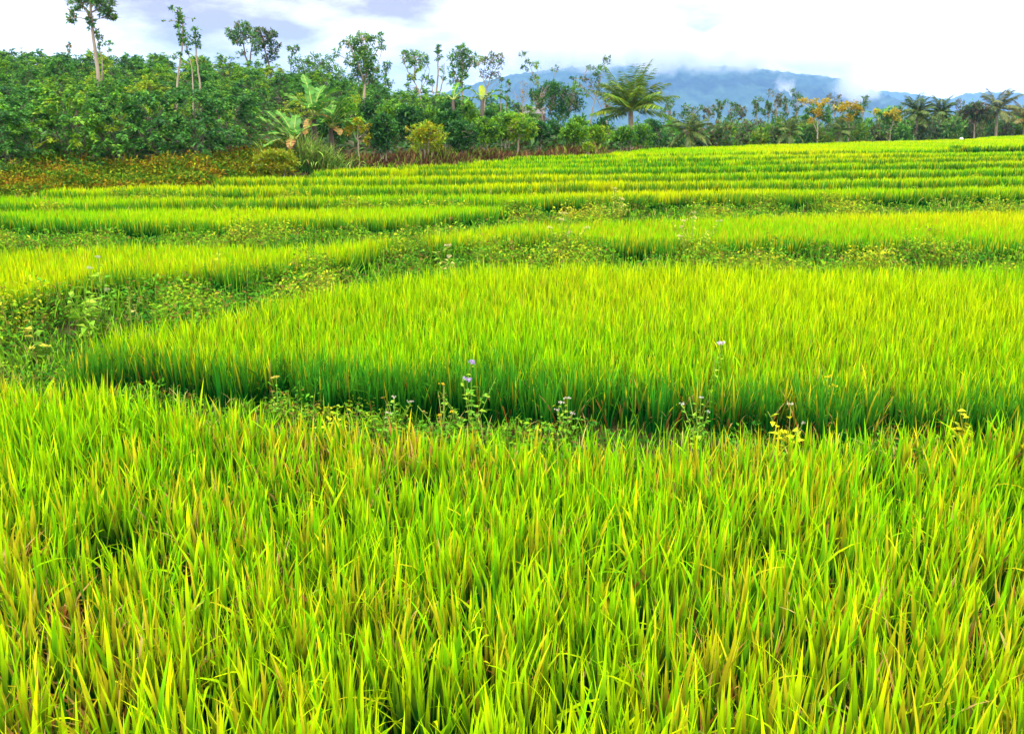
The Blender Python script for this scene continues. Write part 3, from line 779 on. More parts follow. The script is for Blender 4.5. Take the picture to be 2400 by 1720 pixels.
tree('sparse_tree', 'sparse dark leaved tree with bare slanting stems left of the big coconut palm', 'tree', 39,
     [([(1430, 330), (1425, 300), (1417, 270), (1405, 245)], .06, .03), ([(1420, 280), (1430, 255), (1428, 235)], .03, .012), ([(1382, 300), (1388, 260), (1398, 215), (1408, 185)], .05, .012), ([(1408, 250), (1392, 220), (1385, 190)], .03, .008), ([(1400, 210), (1410, 170), (1422, 140)], .02, .006), ([(1392, 235), (1365, 205), (1342, 185)], .02, .006), ([(1395, 225), (1378, 205), (1368, 180)], .02, .006)],
     [(1421, 142, 10, 7, 50), (1385, 160, 9, 6, 40), (1408, 165, 12, 9, 70, [MD, LT]), (1395, 182, 14, 9, 70), (1345, 184, 9, 6, 36), (1368, 185, 9, 6, 40), (1355, 200, 12, 7, 50, [MD, LT]), (1372, 215, 14, 8, 60, [LT, MD]), (1400, 205, 18, 10, 90), (1412, 225, 14, 10, 70), (1425, 248, 9, 9, 40, [OR * .8, BR])],
     .2, [DK, GY, MD, BR], bark=M_BARK, sub_r=.45)

# ---------------------------------------------------------------- shrubs along the red bank
def shrub(label, X, dd, top, half, bot, n, ls, pal, stems=3, bark=None, name='shrub', group='shrubs along the red bank'):
    a = (X - 1200) / F / CP
    d = float(bound_y(a)) + dd
    limbs = []
    for i in range(stems):
        off = (i - (stems - 1) / 2) * half * .35
        limbs.append(([(X + off * .5, bot + 10), (X + off * .7, (bot + top) / 2), (X + off, top + (bot - top) * .35)], .035, .015))
    h = bot - top
    cl = []
    for i in range(7):
        ang = i / 7 * 6.28
        cl.append((X + math.cos(ang) * half * .55 + R.uniform(-3, 3), top + h * (.42 + .24 * math.sin(ang)), half * .5, h * .2, n // 8))
    cl.append((X, top + h * .4, half * .6, h * .3, n // 5))
    cl.append((X + R.uniform(-.3, .3) * half, top + h * .18, half * .4, h * .14, n // 9))
    return tree(name, label, 'bush', d, limbs, cl, ls, pal, bark=bark or M_BARK, group=group, sub_r=.4)

Y1 = [MD, LT, YG, YG]; D1 = [DK * .8, DK * 1.1, MD]; G1 = [DK, MD, LT, LT]
def sap_yellow():
    tree('young_tree', 'young yellow leaved tree on one straight pale stem beside the banana clump', 'tree', float(bound_y((838 - 1200) / F / CP)) + 1.0,
         [([(839, 388), (839, 340), (838, 300)], .035, .02), ([(839, 330), (826, 312), (818, 305)], .015, .008), ([(839, 325), (855, 310), (864, 312)], .015, .008)],
         [(838, 285, 16, 9, 90), (822, 300, 12, 9, 60), (855, 300, 14, 10, 70), (866, 318, 9, 8, 36), (812, 310, 7, 6, 24, [OR, YG]), (858, 330, 10, 7, 36)], .16, [LT, YG, OR], sub_r=.42)
sap_yellow()
shrub('dark blue green bush beside the young yellow leaved tree', 898, 1.0, 268, 36, 375, 1500, .17, D1)
shrub('yellow leaved bush standing on short bare stems', 1000, .8, 288, 46, 368, 1300, .15, [LT, YG, YG * 1.1, OR], stems=4)
shrub('dark bush with a brown tinged top, right of the yellow leaved bush', 1085, 1.2, 285, 40, 368, 1500, .17, D1)
shrub('bright green bush above the dark gap in the red bank', 1135, 1.6, 278, 36, 350, 1200, .17, G1)
shrub('bright topped bush overhanging the bare red bank', 1185, 1.4, 268, 42, 338, 1300, .17, G1)
tree('young_tree', 'bright green young tree on a single tan trunk above the red bank', 'tree', float(bound_y((1213 - 1200) / F / CP)) + .8,
     [([(1213, 352), (1215, 330), (1219, 300)], .055, .03), ([(1216, 325), (1235, 305), (1245, 300)], .02, .01), ([(1217, 318), (1200, 300), (1192, 298)], .02, .01)],
     [(1218, 295, 20, 14, 230), (1245, 305, 16, 12, 150), (1195, 305, 16, 12, 140), (1230, 318, 16, 10, 120), (1205, 322, 12, 8, 70), (1222, 278, 14, 8, 90)], .17, [MD, LT, YG], sub_r=.4)
shrub('dull green bush behind the young tree with the tan trunk', 1262, 2.4, 285, 30, 345, 900, .18, D1)
shrub('bright green rounded bush on a thin grey stem, right of the round dark tree', 1345, 1.2, 288, 34, 345, 1100, .17, G1, stems=2)
shrub('lime flecked bush below the sparse dark leaved tree', 1400, 1.3, 296, 36, 352, 1100, .17, [MD, LT, LT, YG])
shrub('dark green bush at the foot of the big coconut palm', 1462, 1.0, 296, 34, 352, 1200, .17, [DK, MD, LT])
shrub('small yellow green sprout low on the bank near the palm', 1378, .2, 335, 12, 358, 200, .14, [LT, YG])
shrub('round yellow green shrub at the end of the orange scrub', 650, .3, 352, 52, 418, 2200, .13, [LT * .8, YG * .8, YG, OR * .8], stems=4)
# denser greenery behind them
BK = [(770, 5, 262, 34, D1), (810, 8, 240, 40, G1), (865, 9, 235, 40, D1), (915, 8, 238, 38, G1), (960, 7, 248, 36, D1), (1010, 7, 252, 34, G1), (1050, 6, 258, 34, D1),
      (1100, 7, 248, 36, G1), (1060, 9, 235, 34, D1), (1150, 8, 258, 34, D1), (1200, 8, 262, 34, G1), (1240, 8, 272, 30, G1), (1300, 7, 282, 34, D1), (1355, 6, 270, 30, G1), (1410, 6, 278, 34, D1), (1500, 5, 285, 32, G1), (1530, 7, 282, 30, D1)]
for X, dd, top, half, pal in BK:
    shrub('mixed green bush in the dense thicket behind the red bank', X, dd, top, half, top + 100, 1100, .22, pal, group='thicket behind the red bank')

# ---------------------------------------------------------------- palms and bananas
def frond(mb, base, az, el, L, curl, pal, nl=26, wid=.05, ll=.55, droop=.5):
    k = 14
    t = np.linspace(0, 1, k)
    ang = el - curl * t ** 1.4
    h = np.concatenate([[0], np.cumsum(np.cos((ang[1:] + ang[:-1]) / 2))]) * L / (k - 1)
    z = np.concatenate([[0], np.cumsum(np.sin((ang[1:] + ang[:-1]) / 2))]) * L / (k - 1)
    P = np.stack([base[0] + h * math.cos(az), base[1] + h * math.sin(az), base[2] + z], -1)
    tube(mb, P, [.03 * L / 3, .006 * L / 3], col=np.array([.22, .25, .04]), sides=5)
    s = np.linspace(.14, 1., nl)
    B = np.stack([np.interp(s, t, P[:, i]) for i in range(3)], -1)
    T = norm(np.stack([np.interp(s, t, np.gradient(P[:, i])) for i in range(3)], -1))
    side = np.array([-math.sin(az), math.cos(az), 0])
    for sg in (-1, 1):
        D = side * sg + T * .75 + np.array([0, 0, -1]) * (droop * R.uniform(.5, 1.3, (nl, 1))) + R.normal(0, .08, (nl, 3))
        ln = ll * L / 3 * np.interp(s, [0, .3, .7, 1], [.6, 1, .95, .4]) * R.uniform(.85, 1.1, nl)
        i = np.clip(R.normal(.9, .6, nl), 0, len(pal) - 1.01); j = i.astype(int); f = (i - j)[:, None]
        col = (np.asarray(pal)[j] * (1 - f) + np.asarray(pal)[j + 1] * f) * R.uniform(.8, 1.2, (nl, 1))
        leaves(mb, B, D, np.tile(T, 1) * .4 + np.array([0, 0, 1]), ln, np.full(nl, wid * L / 3), col, fold=.05, wide=.35)

PP = [np.array([.03, .11, .03]), np.array([.10, .20, .03]), np.array([.30, .30, .03])]
def palm(label, X, d, crownY, L, n, h_lean=0., pal=PP, ll=.55, trunk_r=.13, cu=(.6, 1.1), name='coconut_palm', els=(1.45, -.35), nl=26, wid=.05, bark=None):
    c = at(X + h_lean, crownY, d)
    bx = float(at(X, HOR, d)[0]); bz = float(ground(bx, d))
    th = thing(name, (bx, d, bz), label, 'palm', 'coconut palms')
    base = np.array([bx, d, bz])
    mb = MB()
    tube(mb, smooth_line([base - [0, 0, .1], base * .45 + c * .55 + [0.05, 0, 0], c], 10), [trunk_r * 1.3, trunk_r * .8], sides=8)
    mb.build('trunk', bark or M_BARK, th, base)
    for i in range(n):
        f = i / (n - 1)
        el = els[0] + (els[1] - els[0]) * f + R.normal(0, .1)
        az = i * 2.4 + R.uniform(-.3, .3)
        fm = MB()
        frond(fm, c + [0, 0, .1 * (1 - f)], az, el, L * R.uniform(.85, 1.1), R.uniform(*cu), pal, nl=nl, ll=ll, wid=wid)
        fm.build('frond', M_PALM, th, base)
    return th

palm('big coconut palm with broad arching fronds at the end of the red bank', 1478, float(bound_y((1478 - 1200) / F / CP)) + 2.2, 262, 1.8, 28, pal=[np.array([.05, .14, .02]), np.array([.13, .25, .02]), np.array([.30, .32, .015])], ll=.95, wid=.06, trunk_r=.11, els=(1.5, .15), nl=40, cu=(.3, .8))

def banana_leaf(mb, base, az, el, L, W, curl, col, col2):
    k = 12
    t = np.linspace(0, 1, k)
    ang = el - curl * t ** 1.5
    h = np.concatenate([[0], np.cumsum(np.cos((ang[1:] + ang[:-1]) / 2))]) * L / (k - 1)
    z = np.concatenate([[0], np.cumsum(np.sin((ang[1:] + ang[:-1]) / 2))]) * L / (k - 1)
    P = np.stack([base[0] + h * math.cos(az), base[1] + h * math.sin(az), base[2] + z], -1)
    tube(mb, P, [.025, .008], col=np.array([.3, .36, .08]), sides=5)
    side = np.array([-math.sin(az), math.cos(az), 0.])
    T = norm(np.gradient(P, axis=0)); U = norm(np.cross(side, T)) ; U = np.where(U[:, 2:] < 0, -U, U)
    w = W / 2 * np.interp(t, [0, .12, .25, .7, .92, 1], [.02, .1, .85, 1, .6, .05])
    for sg in (-1, 1):
        # blade torn into strips along the veins
        for i in range(k - 1):
            if t[i] < .1: continue
            g = R.uniform(.0, .25); dz = R.uniform(-.45, .25)
            a, b = P[i], P[i + 1] * (1 - g * .2) + P[i] * g * .2
            o1 = side * sg * w[i] + U[i] * w[i] * (.25 + dz); o2 = side * sg * w[i + 1] * (1 - g * .15) + U[i] * w[i + 1] * (.25 + dz)
            adv = T[i] * w[i] * .35
            c = (col + (col2 - col) * R.random()) * R.uniform(.85, 1.15)
            mb.add(np.array([a, b, b + o2 + adv, a + o1 + adv]), c, None, [[0, 1, 2, 3]])

def banana(label, X, dd, crownY, lv, k=.72, d=None, name='banana_plant', group='banana plants'):
    a = (X - 1200) / F / CP
    d = d or float(bound_y(a)) + dd
    c = at(X, crownY, d); bx = float(c[0]); bz = float(ground(bx, d)); base = np.array([bx, d, bz])
    th = thing(name, base, label, 'banana plant', group)
    mb = MB(); tube(mb, smooth_line([base - [0, 0, .1], (base + c) / 2, c], 7), [.10, .05], sides=8)
    mb.build('stem', M_BARKD, th, base)
    for az, el, L, W, curl, kind in lv:
        fm = MB()
        col, col2 = {'g': (np.array([.04, .16, .018]), np.array([.09, .25, .022])), 'p': (np.array([.12, .27, .04]), np.array([.06, .21, .025])), 'b': (np.array([.28, .12, .05]), np.array([.42, .26, .06])), 'y': (np.array([.42, .46, .02]), np.array([.3, .4, .02]))}[kind]
        banana_leaf(fm, c, az, el, L * k, W * k, curl, col, col2)
        lf = fm.build('leaf', M_PALM, th, base)
        if kind == 'b': lf['label'] = 'brown dried hanging banana leaf'
    return th

pi = math.pi
banana('banana plant with one tall pale leaf and a brown bundle, middle of the clump', 735, 1.6, 270,
       [(pi * .72, 1.35, 1.5, .40, .5, 'p'), (pi * .3, 1.3, 1.15, .5, .6, 'p'), (0.15, 1.15, 1.4, .45, 1.2, 'g'), (pi * 1.1, 1.0, 1.2, .42, .9, 'g'), (-.5, .9, 1.2, .45, 1.4, 'g'), (pi * 1.5, .9, 1.0, .4, 1.6, 'g'), (pi * 1.35, -.6, .85, .3, .8, 'b'), (pi * .1, .1, .7, .3, 1.3, 'b'), (pi * .55, 1.1, 1.2, .4, .5, 'g'), (.5, .7, 1.3, .4, .9, 'p'), (pi * 1.75, .5, 1.2, .4, 1.2, 'g'), (pi * .85, .8, 1.4, .4, .7, 'p')])
banana('banana plant leaning out with broad pale leaves, coffee bush side of the clump', 690, 1.0, 330,
       [(pi * .93, .95, 1.35, .45, .45, 'p'), (pi * .85, 1.2, 1.2, .4, .6, 'p'), (pi * 1.02, .35, 1.2, .42, .5, 'g'), (pi * 1.15, .6, 1.0, .4, 1.0, 'g'), (pi * .5, 1.3, 1.0, .4, .7, 'g'), (pi * 1.5, .3, .8, .32, 1.6, 'b'), (pi * 1.6, .9, 1.0, .38, 1.5, 'g'), (pi * .97, .7, 1.5, .36, .4, 'p'), (pi * 1.25, .2, 1.2, .36, .9, 'g'), (.4, .9, 1.1, .4, 1.0, 'g')])
banana('banana plant with drooping green leaves and rust coloured dead leaf, far side of the clump', 775, 1.3, 300,
       [(.2, 1.2, 1.1, .42, .8, 'g'), (.05, .9, 1.15, .42, .9, 'g'), (-.4, .6, 1.0, .4, 1.2, 'g'), (pi * .5, 1.25, 1.0, .4, .8, 'p'), (pi * 1.45, .8, 1., .4, 1.5, 'g'), (pi * 1.7, .2, .8, .32, 1.3, 'b'), (.35, .5, 1.4, .42, .9, 'g'), (-.1, 1.3, 1.2, .4, .6, 'p'), (pi * 1.3, .7, 1.1, .4, 1.2, 'g'), (pi * .8, 1.1, 1.1, .4, .9, 'g')])
banana('tall banana plant with one lime leaf, above the bright shrubs in the gap', 1130, 6, 235,
       [(pi * .55, 1.45, .75, .36, .2, 'y'), (.2, .8, 1.4, .45, 1.2, 'g'), (0, .5, 1.5, .5, 1.6, 'g'), (pi * .9, .9, 1.2, .42, .9, 'g'), (-.8, .6, 1.2, .42, 1.5, 'g'), (pi * 1.2, .4, 1.2, .42, 1.4, 'g')], k=.62)
banana('dusty green banana plant tucked under the full topped tree', 1062, 7, 235,
       [(pi * .9, .7, 1.2, .42, 1., 'g'), (.3, .9, 1.3, .42, .9, 'g'), (1.2, 1.2, 1.2, .4, .8, 'g'), (pi * 1.2, .4, 1.1, .4, 1.2, 'g'), (-.5, .5, 1.1, .4, 1.4, 'g')], k=.62)

def tall_grass():
    X0 = 735; a = (X0 - 1200) / F / CP; d = float(bound_y(a)) + .7
    bx = a * d; base = np.array([bx, d, float(ground(bx, d))])
    mb = MB(); n = 1500
    x = bx + R.normal(0, .52, n); y = d + R.uniform(-.3, .4, n)
    L = R.uniform(.35, 1.0, n) * np.interp(np.abs(x - bx), [0, 1.3], [1.08, .65])
    tip = np.array([.26, .42, .06]) * R.uniform(.5, 1.35, (n, 1))
    dr = R.random(n) < .14; tip[dr] = np.array([.4, .28, .1]) * R.uniform(.5, 1, (dr.sum(), 1))
    blades(mb, np.stack([x, y, ground(x, y)], -1), L, R.uniform(.02, .038, n), np.where(R.random(n) < .5, R.uniform(0, 6.28, n), np.where(x > bx, -.3, pi + .3) + R.normal(0, .6, n)), np.abs(R.normal(.12, .12, n)), np.abs(R.normal(1.7, .6, n)),
           np.tile([.05, .15, .02], (n, 1)), tip, 7, pw=1.8)
    o = mb.build('tall_grass', M_WEED, None, base); o.location = base
    tag(o, 'tall arching clump of elephant grass hiding the feet of the banana plants', 'grass clump')
tall_grass()

# ---------------------------------------------------------------- far thicket
def far_d(X): return float(bound_y((X - 1200) / F / CP))
fX = np.linspace(1515, 2960, 46)
WM = np.array([1.5, 1.2, .9])
FP = [[MD * .8, MD * WM, MD * 1.5, LT * .8], [DK * 1.7, MD, GY * WM, MD * WM], [MD, LT * .7, YG * .6], [DK * 1.6, GY, BR, MD * WM]]
for i, X in enumerate(fX):
    for row in (0, 1, 2):
        XX = X + R.uniform(-12, 12) + row * 10
        d = far_d(min(XX, 3000)) + 12 + row * 6 + R.uniform(-2, 2)
        top = (302, 290, 279)[row] + R.uniform(-12, 12) + (8 if XX < 1600 else 0) - 22 * float(sstep((XX - 1980) / 120))
        c = at(XX, HOR, d); bz = float(ground(c[0], d))
        bot = float(proj(c[0], d, bz)[1])
        half = R.uniform(20, 30)
        h = bot - top
        cl = [(XX + R.uniform(-.6, .6) * half, top + h * f, half * .62, h * .17, 150) for f in (.15, .3, .3, .5, .5, .7, .75)]
        tree('thicket_bush', ('low leafy bush at the foot of the far thicket beyond the rice', 'leafy bush packed into the middle of the far thicket beyond the rice', 'taller bush at the back of the far thicket beyond the rice')[row], 'bush', d,
             [([(XX, bot), (XX + 2, top + h * .5), (XX, top + h * .3)], .07, .03)], cl, .46, FP[R.integers(0, 4)], group='bushes of the far thicket', sub_r=.45)

ORD = ['first', 'second', 'third', 'fourth', 'fifth', 'sixth', 'seventh', 'eighth', 'ninth', 'tenth', 'eleventh', 'twelfth', 'thirteenth', 'fourteenth', 'fifteenth', 'sixteenth']
SL = [(1568, 232, 14, 26), (1622, 244, 18, 20), (1660, 248, 10, 16), (1683, 236, 9, 22), (1712, 236, 17, 22), (1738, 246, 9, 16), (1772, 228, 12, 24), (1800, 238, 8, 18), (1818, 214, 16, 26), (1845, 232, 10, 22), (1867, 212, 13, 30), (1955, 222, 16, 20), (2022, 226, 14, 18), (2115, 245, 16, 18), (2250, 230, 14, 26), (2290, 246, 20, 22)]
for i, (X, top, rx, rh) in enumerate(SL):
    d = far_d(X) + 24 + R.uniform(-3, 3)
    cl = [(X + R.uniform(-.9, .9) * rx, top + 5 + f * rh, rx * R.uniform(.35, .7), R.uniform(4, 8), 36) for f in (0, .2, .45, .7, .9, 1.2, 1.5)]
    pal = [[GY, MD, GY], [MD * .7, GY, MD], [GY, BR, GY]][i % 3]
    c = at(X, HOR, d); bz = float(ground(c[0], d))
    bot = float(proj(c[0], d, bz)[1])
    tree('slender_tree', 'slender tree above the far thicket, %s to the right of the big coconut palm' % ORD[i], 'tree', d,
         [([(X, bot), (X + 2, 285), (X, top + rh), (X + 1, top + 6)], .07, .03), ([(X + 1, 275), (X - rx * .6, top + rh * .5)], .05, .02), ([(X + 1, 272), (X + rx * .6, top + rh * .4)], .05, .02)],
         cl, .30, pal, group='slender trees above the far thicket', sub_r=.5)

def blossom_tree(label, X, top, spots, trunk_pale=False, d=None):
    d = d or far_d(X) + 11
    c = at(X, HOR, d); bz = float(ground(c[0], d)); bot = float(proj(c[0], d, bz)[1])
    def ex(th, base):
        mb = MB()
        for sx, sy, rx, ry, n in spots:
            clump(mb, at(sx, sy, d - .6), np.array([pxr(d, rx), pxr(d, rx), pxr(d, ry)]), int(n * 1.3), .17, [np.array([.40, .26, .01]), np.array([.44, .33, .008]), np.array([.46, .38, .012])], sub_r=.6)
        mb.build('blossoms', M_LEAF, th, base)
    limbs = [([(X, bot), (X, 300), (X - 2, top + 20)], .10, .05)]
    for sx, sy, rx, ry, n in spots[:4]:
        limbs.append(([(X, max(sy + 30, top + 25)), (sx, sy)], .05, .02))
    tree('blossom_tree', label, 'tree', d, limbs, [(X + R.uniform(-22, 22), top + R.uniform(12, 45), 16, 8, 80) for _ in range(6)], .34, [DK * 1.2, MD, LT * .8], bark=M_BARKP if trunk_pale else M_BARK, group='yellow blossoming trees', sub_r=.5, extra=ex)
blossom_tree('yellow blossoming tree with a bleached straight trunk in the far thicket', 1918, 238, [(1888, 240, 12, 7, 110), (1925, 240, 16, 7, 150), (1918, 262, 12, 7, 120), (1900, 283, 9, 6, 70)], True)
blossom_tree('widest yellow blossoming tree, just right of the bleached trunk', 1990, 240, [(1968, 258, 16, 7, 130), (1992, 248, 18, 8, 170), (2008, 256, 10, 8, 90), (1985, 275, 14, 6, 90), (1996, 280, 7, 5, 40)])
blossom_tree('small yellow blossoming tree right of the far banana plant', 2088, 255, [(2078, 272, 8, 6, 60), (2098, 264, 11, 7, 110), (2055, 262, 6, 5, 40), (2102, 278, 7, 4, 40)])
banana('solitary banana plant rising from the far thicket', 2058, 0, 282, [(pi * .8, .9, 2.6, .8, .9, 'g'), (.4, .95, 3.0, .8, .5, 'g'), (pi * .5, 1.3, 2.0, .7, .6, 'g'), (1.2, 1.1, 2.2, .7, .8, 'g'), (-.3, .5, 2., .7, 1.2, 'g'), (pi * 1.2, .5, 2., .7, 1.2, 'g')], d=far_d(2058) + 12, k=.48)
PF = [np.array([.04, .10, .025]), np.array([.09, .15, .03]), np.array([.16, .17, .035])]
palm('low bushy palm in the far thicket just right of the big coconut palm', 1612, far_d(1612) + 9, 310, 1.3, 16, pal=PF, nl=30, wid=.13, ll=.9, trunk_r=.14)
palm('short palm among the bushes left of the bleached trunk', 1850, far_d(1850) + 10, 312, 1.2, 16, pal=PF, nl=30, wid=.13, ll=.9)
palm('short palm spreading low right of the bleached trunk', 1965, far_d(1965) + 10, 310, 1.3, 16, pal=PF, nl=30, wid=.13, ll=.9)
palm('dense coconut palm right of the yellow blossoming trees', 2150, far_d(2150) + 12, 266, 1.5, 24, pal=PF, nl=34, wid=.13, ll=.95, trunk_r=.11)
palm('second dense coconut palm, between the blossom trees and the feathery lone palm', 2205, far_d(2205) + 14, 266, 1.45, 24, pal=PF, nl=34, wid=.13, ll=.95, trunk_r=.11)
palm('feathery coconut palm standing clear of the thicket at the far corner', 2338, far_d(2338) + 10, 258, 2.0, 20, pal=[np.array([.06, .11, .04]), np.array([.15, .17, .05]), np.array([.3, .24, .06])], nl=36, wid=.12, ll=.9, trunk_r=.11)
palm('brownish coconut palm cut by the frame edge at the far corner', 2402, far_d(2402) + 10, 280, 1.9, 20, pal=[np.array([.10, .11, .04]), np.array([.22, .17, .05]), np.array([.34, .24, .06])], nl=34, wid=.13, ll=.95, trunk_r=.1)
tree('umbrella_tree', 'dark flat topped tree with a grey trunk left of the feathery palm', 'tree', far_d(2285) + 9,
     [([(2283, 330), (2283, 300), (2286, 275)], .12, .06), ([(2284, 295), (2268, 270)], .05, .02), ([(2285, 290), (2306, 268)], .05, .02)],
     [(2285, 254, 26, 10, 260), (2300, 268, 22, 10, 200), (2270, 268, 18, 10, 160), (2298, 284, 18, 8, 130)], .5, [DK, GY * .8, BR], sub_r=.4)

# hut behind the shrubs
def hut():
    d = 66.; c = at(1246, 262, d)
    bz = float(ground(c[0], d)); w, dp, h = .6, 1.4, float(at(1246, 268, d)[2]) - bz
    th = thing('hut', (c[0], d, bz), 'small tan walled hut with a dark roof half hidden behind the shrubs', 'hut')
    def box(x0, x1, y0, y1, z0, z1):
        v = np.array([[x, y, z] for z in (z0, z1) for y in (y0, y1) for x in (x0, x1)], float)
        return v, [[0, 2, 3, 1], [4, 5, 7, 6], [0, 1, 5, 4], [2, 6, 7, 3], [0, 4, 6, 2], [1, 3, 7, 5]]
    m = bark_material('tan_plaster', (.45, .33, .24), (.55, .42, .32), 3)
    r = bark_material('dark_roof', (.10, .09, .09), (.16, .14, .13), 8)
    mb = MB(); v, f = box(-w, w, -dp, dp, -.2, h); mb.add(v, (.5, .4, .3), None, f); mb.build('wall', m, th)
    mb = MB()
    V = np.array([[-w - .3, -dp - .3, h - .05], [w + .3, -dp - .3, h - .05], [w + .3, dp + .3, h - .05], [-w - .3, dp + .3, h - .05], [-w - .3, 0, h + .4], [w + .3, 0, h + .4]])
    V2 = V + [0, 0, .1]
    VV = np.concatenate([V, V2])
    mb.add(VV, (.1, .1, .1), [[0, 4, 3], [1, 2, 5], [6, 9, 10], [7, 11, 8]], [[0, 1, 5, 4], [2, 3, 4, 5], [6, 10, 11, 7], [8, 11, 10, 9], [0, 6, 7, 1], [2, 8, 9, 3]])
    mb.build('roof', r, th)
    mb = MB(); v, f = box(.2, .9, -dp - .03, -dp + .02, 0, min(1.7, h - .1)); mb.add(v, (.2, .15, .1), None, f); mb.build('door', M_BARKD, th)
hut()

def stake():
    d = far_d(2253) - 1.5; c = at(2253, 330, d); z = CAMZ - .9 - RICEH
    top = float(at(2253, 323, d)[2])
    m = bark_material('white_paint', (.7, .68, .66), (.82, .8, .78), 3)
    mb = MB(); tube(mb, np.array([[0, 0, 0], [0, 0, top - z - .22], [0, 0, top - z - .2], [0, 0, top - z - .04], [0, 0, top - z]]), [.05, .05, .1, .12, .02], sides=8)
    o = mb.build('marker_stake', m); o.location = (float(c[0]), d, z)
    tag(o, 'tiny white marker standing at the far edge of the rice', 'marker')
stake()

# ---------------------------------------------------------------- distinct weeds and flowers on the bunds
def weed(label, X, Y, d, h, spread, n, ls, pal, flowers=None, name='flowering_weed', stems=6):
    if d < 6: ls = ls * .72
    c = at(X, Y, d); x = float(c[0]); z = float(ground(x, d)); base = np.array([x, d, z])
    th = thing(name, base, label, 'weed', None)
    sb, lb, fb = MB(), MB(), MB()
    tops = []
    for i in range(stems):
        az = R.uniform(0, 6.28); sp = spread * R.uniform(.2, 1) * (0 if i == 0 else 1); hh = h * (1 if i == 0 else R.uniform(.45, .9))
        e = base + [sp * math.cos(az), sp * math.sin(az), hh]
        P = smooth_line([base, (base + e) / 2 + [0, 0, hh * .1], e], 7)
        tube(sb, P, [.0025 + .0002 * d, .001 + .0002 * d], col=(.2, .3, .04), sides=5); tops.append(e)
        m = max(4, n // stems)
        t = R.uniform(.15, .95, m); B = np.stack([np.interp(t, np.linspace(0, 1, 7), P[:, q]) for q in range(3)], -1)
        a2 = R.uniform(0, 6.28, m)
        D = np.stack([np.cos(a2), np.sin(a2), R.normal(.15, .3, m)], -1)
        pa = np.asarray(pal)
        leaves(lb, B, D, np.stack([R.normal(0, .3, m), R.normal(0, .3, m), np.ones(m)], -1), ls * R.uniform(.6, 1.2, m) * (1.15 - .5 * t), ls * R.uniform(.45, .65, m) * (1.15 - .5 * t), pa[R.integers(0, len(pa), m)] * R.uniform(.8, 1.2, (m, 1)))
    sb.build('stem', M_WEED, th, base); lb.build('leaves', M_WEED, th, base)
    if flowers:
        fc, fr, fn = flowers
        for e in tops[:fn]:
            fm = MB()
            for k in range(7):
                p = e + np.array([R.normal(0, fr), R.normal(0, fr), R.uniform(0, fr * .8)])
                m = 14
                D = norm(R.normal(0, 1, (m, 3)) + [0, 0, .6])
                leaves(fm, np.tile(p, (m, 1)), D, R.normal(0, 1, (m, 3)), fr * .8, fr * .35, np.asarray(fc) * R.uniform(.7, 1.2, (m, 1)))
            fm.build('flower_head', M_WEED, th, base)
    return th

LG = [[.1, .3, .02], [.18, .4, .03], [.28, .44, .03]]
YL = [[.62, .58, .015], [.55, .55, .02], [.4, .48, .02]]
weed('tall flowering weed topped by a lilac flower cluster on the bund before the second field', 1105, 960, 4.85, .45, .2, 90, .075, LG, ([.5, .38, .66], .014, 2), stems=7)
weed('brown stemmed flowering weed with tiny yellow blooms beside the lilac flowered one', 1040, 960, 4.8, .34, .16, 60, .05, [[.2, .16, .04], [.16, .24, .03]], ([.7, .5, .03], .009, 3), stems=6)
weed('slim weed with a pale pink flower head rising out of the second rice field', 1680, 960, 5.15, .48, .08, 60, .07, LG, ([.72, .58, .66], .014, 1), stems=4)
weed('weed with bright yellow wilting leaves on the bund, right of the pale pink flower', 1850, 1000, 4.55, .28, .16, 34, .10, YL, ([.6, .55, .4], .008, 2), name='yellow_weed', stems=5)
weed('yellow leaved weed half sunk in the rice near the frame edge', 2262, 1000, 4.6, .27, .08, 20, .10, YL, None, name='yellow_weed', stems=4)
weed('small weed with two yellow blooms sticking up behind the yellow leaved ones', 1935, 960, 4.9, .34, .06, 20, .05, LG, ([.75, .62, .02], .010, 2), stems=3)
weed('white flowered weed low on the bund, left of the lilac flowered one', 925, 960, 4.85, .25, .12, 60, .06, LG, ([.62, .58, .42], .008, 4), stems=6)
weed('sprig with yellow blooms leaning over the bund toward the left corner', 650, 930, 5.0, .30, .08, 30, .05, LG, ([.7, .6, .1], .010, 2), stems=4)
weed('low weed with one broad yellow leaf, right of the leaning yellow sprig', 770, 950, 4.8, .22, .1, 14, .11, YL, None, name='yellow_weed', stems=3)
weed('white flowered weed on the bund, right of the lilac flowered one', 1330, 960, 4.75, .28, .14, 60, .06, LG, ([.66, .6, .5], .008, 4), stems=6)
weed('leafy branching weed beside the pale pink flower', 1640, 985, 4.6, .30, .18, 80, .06, LG, ([.6, .6, .5], .007, 3), stems=7)
weed('large leaved pale green weed standing on the diagonal bund', 205, 745, 7.2, .5, .15, 60, .12, [[.2, .4, .03], [.3, .46, .04]], None, name='broadleaf_weed', stems=5)
weed('tall leafy weed spike on the diagonal bund, right of the large leaved one', 242, 720, 7.4, .66, .14, 70, .09, LG, ([.5, .5, .3], .015, 3), stems=6)
weed('dry seed stalk with cream tufts on the diagonal bund', 305, 730, 7.3, .42, .12, 40, .05, [[.4, .36, .1], [.2, .3, .03]], ([.5, .42, .12], .008, 3), name='dry_weed', stems=5)
weed('weed with pale yellow wilted leaf in the dark hollow of the bund', 78, 790, 6.3, .4, .15, 50, .10, [[.5, .46, .05], [.14, .28, .02], [.1, .22, .02], [.1, .22, .02], [.06, .17, .02]], None, name='yellow_weed', stems=5)
weed('scrub weed with round yellow leaves in the thick bund, before the first dark rice tufts', 515, 640, 9.4, .5, .25, 90, .11, YL + LG, None, name='yellow_weed', stems=7)
